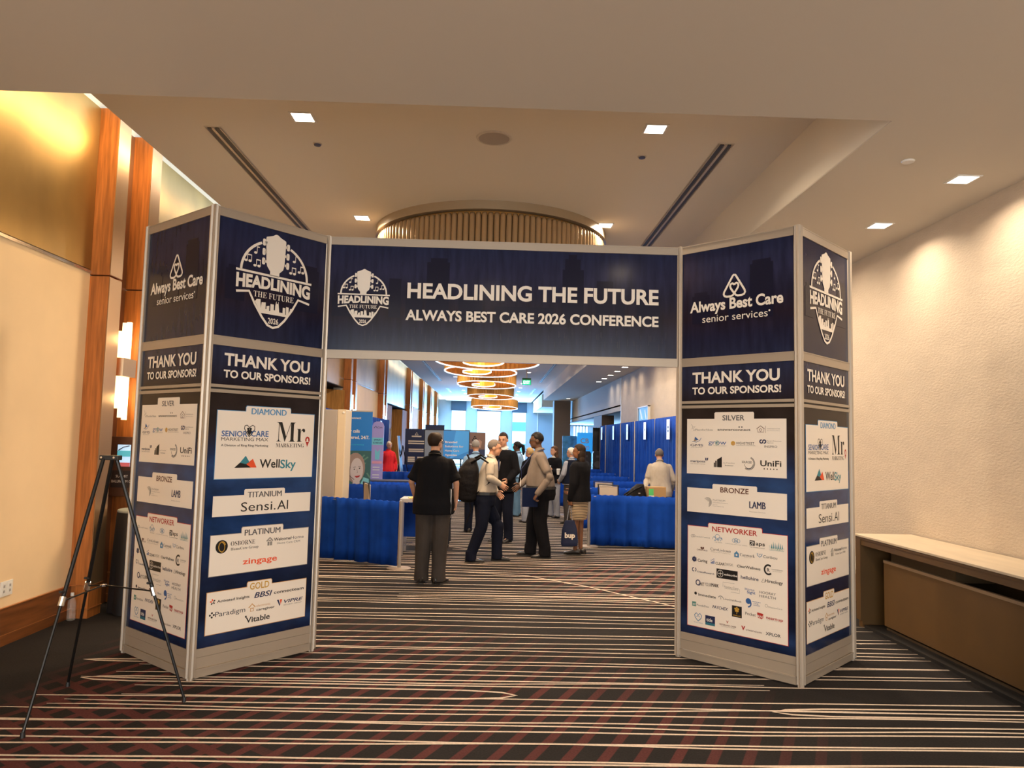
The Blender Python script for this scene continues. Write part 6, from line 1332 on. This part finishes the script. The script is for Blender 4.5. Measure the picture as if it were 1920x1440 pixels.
MB().tube([(0.10, 0.02, 0.06), (0.12, 0.04, -0.12), (0.11, -0.02, -0.30)], 0.009, 6).build('loose_strap', BPK, t)
MB().tube([(-0.03, 0.0, 0.60), (-0.02, -0.03, 0.66), (0.02, -0.03, 0.66), (0.03, 0.0, 0.60)], 0.010, 8).build('grab_handle', BPK, t)
for q in (-0.05, 0.04): MB().tube([(q, -0.20, 0.25), (q+0.03, -0.202, 0.262)], 0.004, 6).build('zip_pull', SILVER, t)
t = thing('tote_bag', 'navy tote bag with white printed letters hanging from the woman by her side', 'bag', (1.205, 11.42, 0.14), 0.12)
tb = MB(); loft(tb, [((0, 0, 0.0), 0.125, 0.035), ((0, 0, 0.05), 0.135, 0.045), ((0, 0, 0.25), 0.120, 0.03), ((0, 0, 0.36), 0.085, 0.02), ((0, 0, 0.39), 0.07, 0.012)], 20, 3); fuse('bag_body', tb, mat('tote_navy', (0.008, 0.016, 0.06), 0.8), t, 0.010, 2)
for x in (-0.045, 0.045): MB().tube([(x, 0.0, 0.36), (x*0.5, 0, 0.52), (0.0, 0.0, 0.66)], 0.007, 6).build('handle', mat('rope_white_blue', (0.25, 0.27, 0.33), 0.7, noise=0.7, scale=60), t)
mb = MB(); add_text(mb, 'bup', -0.085, 0.13, 0.16, 0.075, 'B', -0.05); mb.build('lettering', ink('w'), t)
o = MB().box(-0.012, 0.012, -0.12, 0.12, 0, 0.30).build('laptop_folder', BLACK, None, (-0.475, 9.05, 0.83), -0.15); tag(o, 'black folder with pale page edge held by the man in black shirt', 'folder')
MB().box(0.004, 0.013, -0.122, -0.118, 0.005, 0.295).build('page_edge', CARDP, o)
o = MB().box(-0.13, 0.10, -0.01, 0.01, 0, 0.28).build('document_folder', mat('folder_navy', (0.003, 0.008, 0.035), 0.6, spec=0.1), None, (0.58, 10.96, 0.76), 0.1); tag(o, 'dark blue folder held by the large man in taupe shirt', 'folder')
o = MB().box(-0.12, 0.09, -0.009, 0.009, 0.28, 0.282).build('top_edge', BLACK, o)
t = thing('coffee_cup', 'white paper cup held near the woman in black blazer', 'cup', (1.42, 15.95, 1.02))
MB().lathe([(0, 0), (0.030, 0.0), (0.042, 0.11), (0.040, 0.11), (0.029, 0.004), (0, 0.004)], 20).build('paper_cup', WHITE, t); MB().lathe([(0.043, 0.108), (0.044, 0.118), (0.036, 0.126), (0, 0.126)], 20).build('lid', WHITE, t)
t = thing('backpack', 'black backpack lying on the right booth table beside the carton', 'bag', (2.47, 12.72, 0.755), 0.2)
bb_ = MB(); loft(bb_, [((0, 0, 0), 0.17, 0.10), ((0.0, 0, 0.08), 0.18, 0.115), ((0.04, 0, 0.20), 0.12, 0.09), ((0.08, 0, 0.28), 0.06, 0.05)], 18, 2.6); fuse('main_bag', bb_, BPK, t, 0.012, 3)
for y in (-0.07, 0.05): MB().tube([(0.08, y, 0.24), (-0.05, y-0.05, 0.20), (-0.19, y-0.03, 0.10), (-0.22, y, 0.02)], 0.013, 7).build('shoulder_strap', BPK, t, smooth=True)
MB().box(0.0, 0.035, -0.112, -0.108, 0.12, 0.135).build('buckle', SILVER, t)
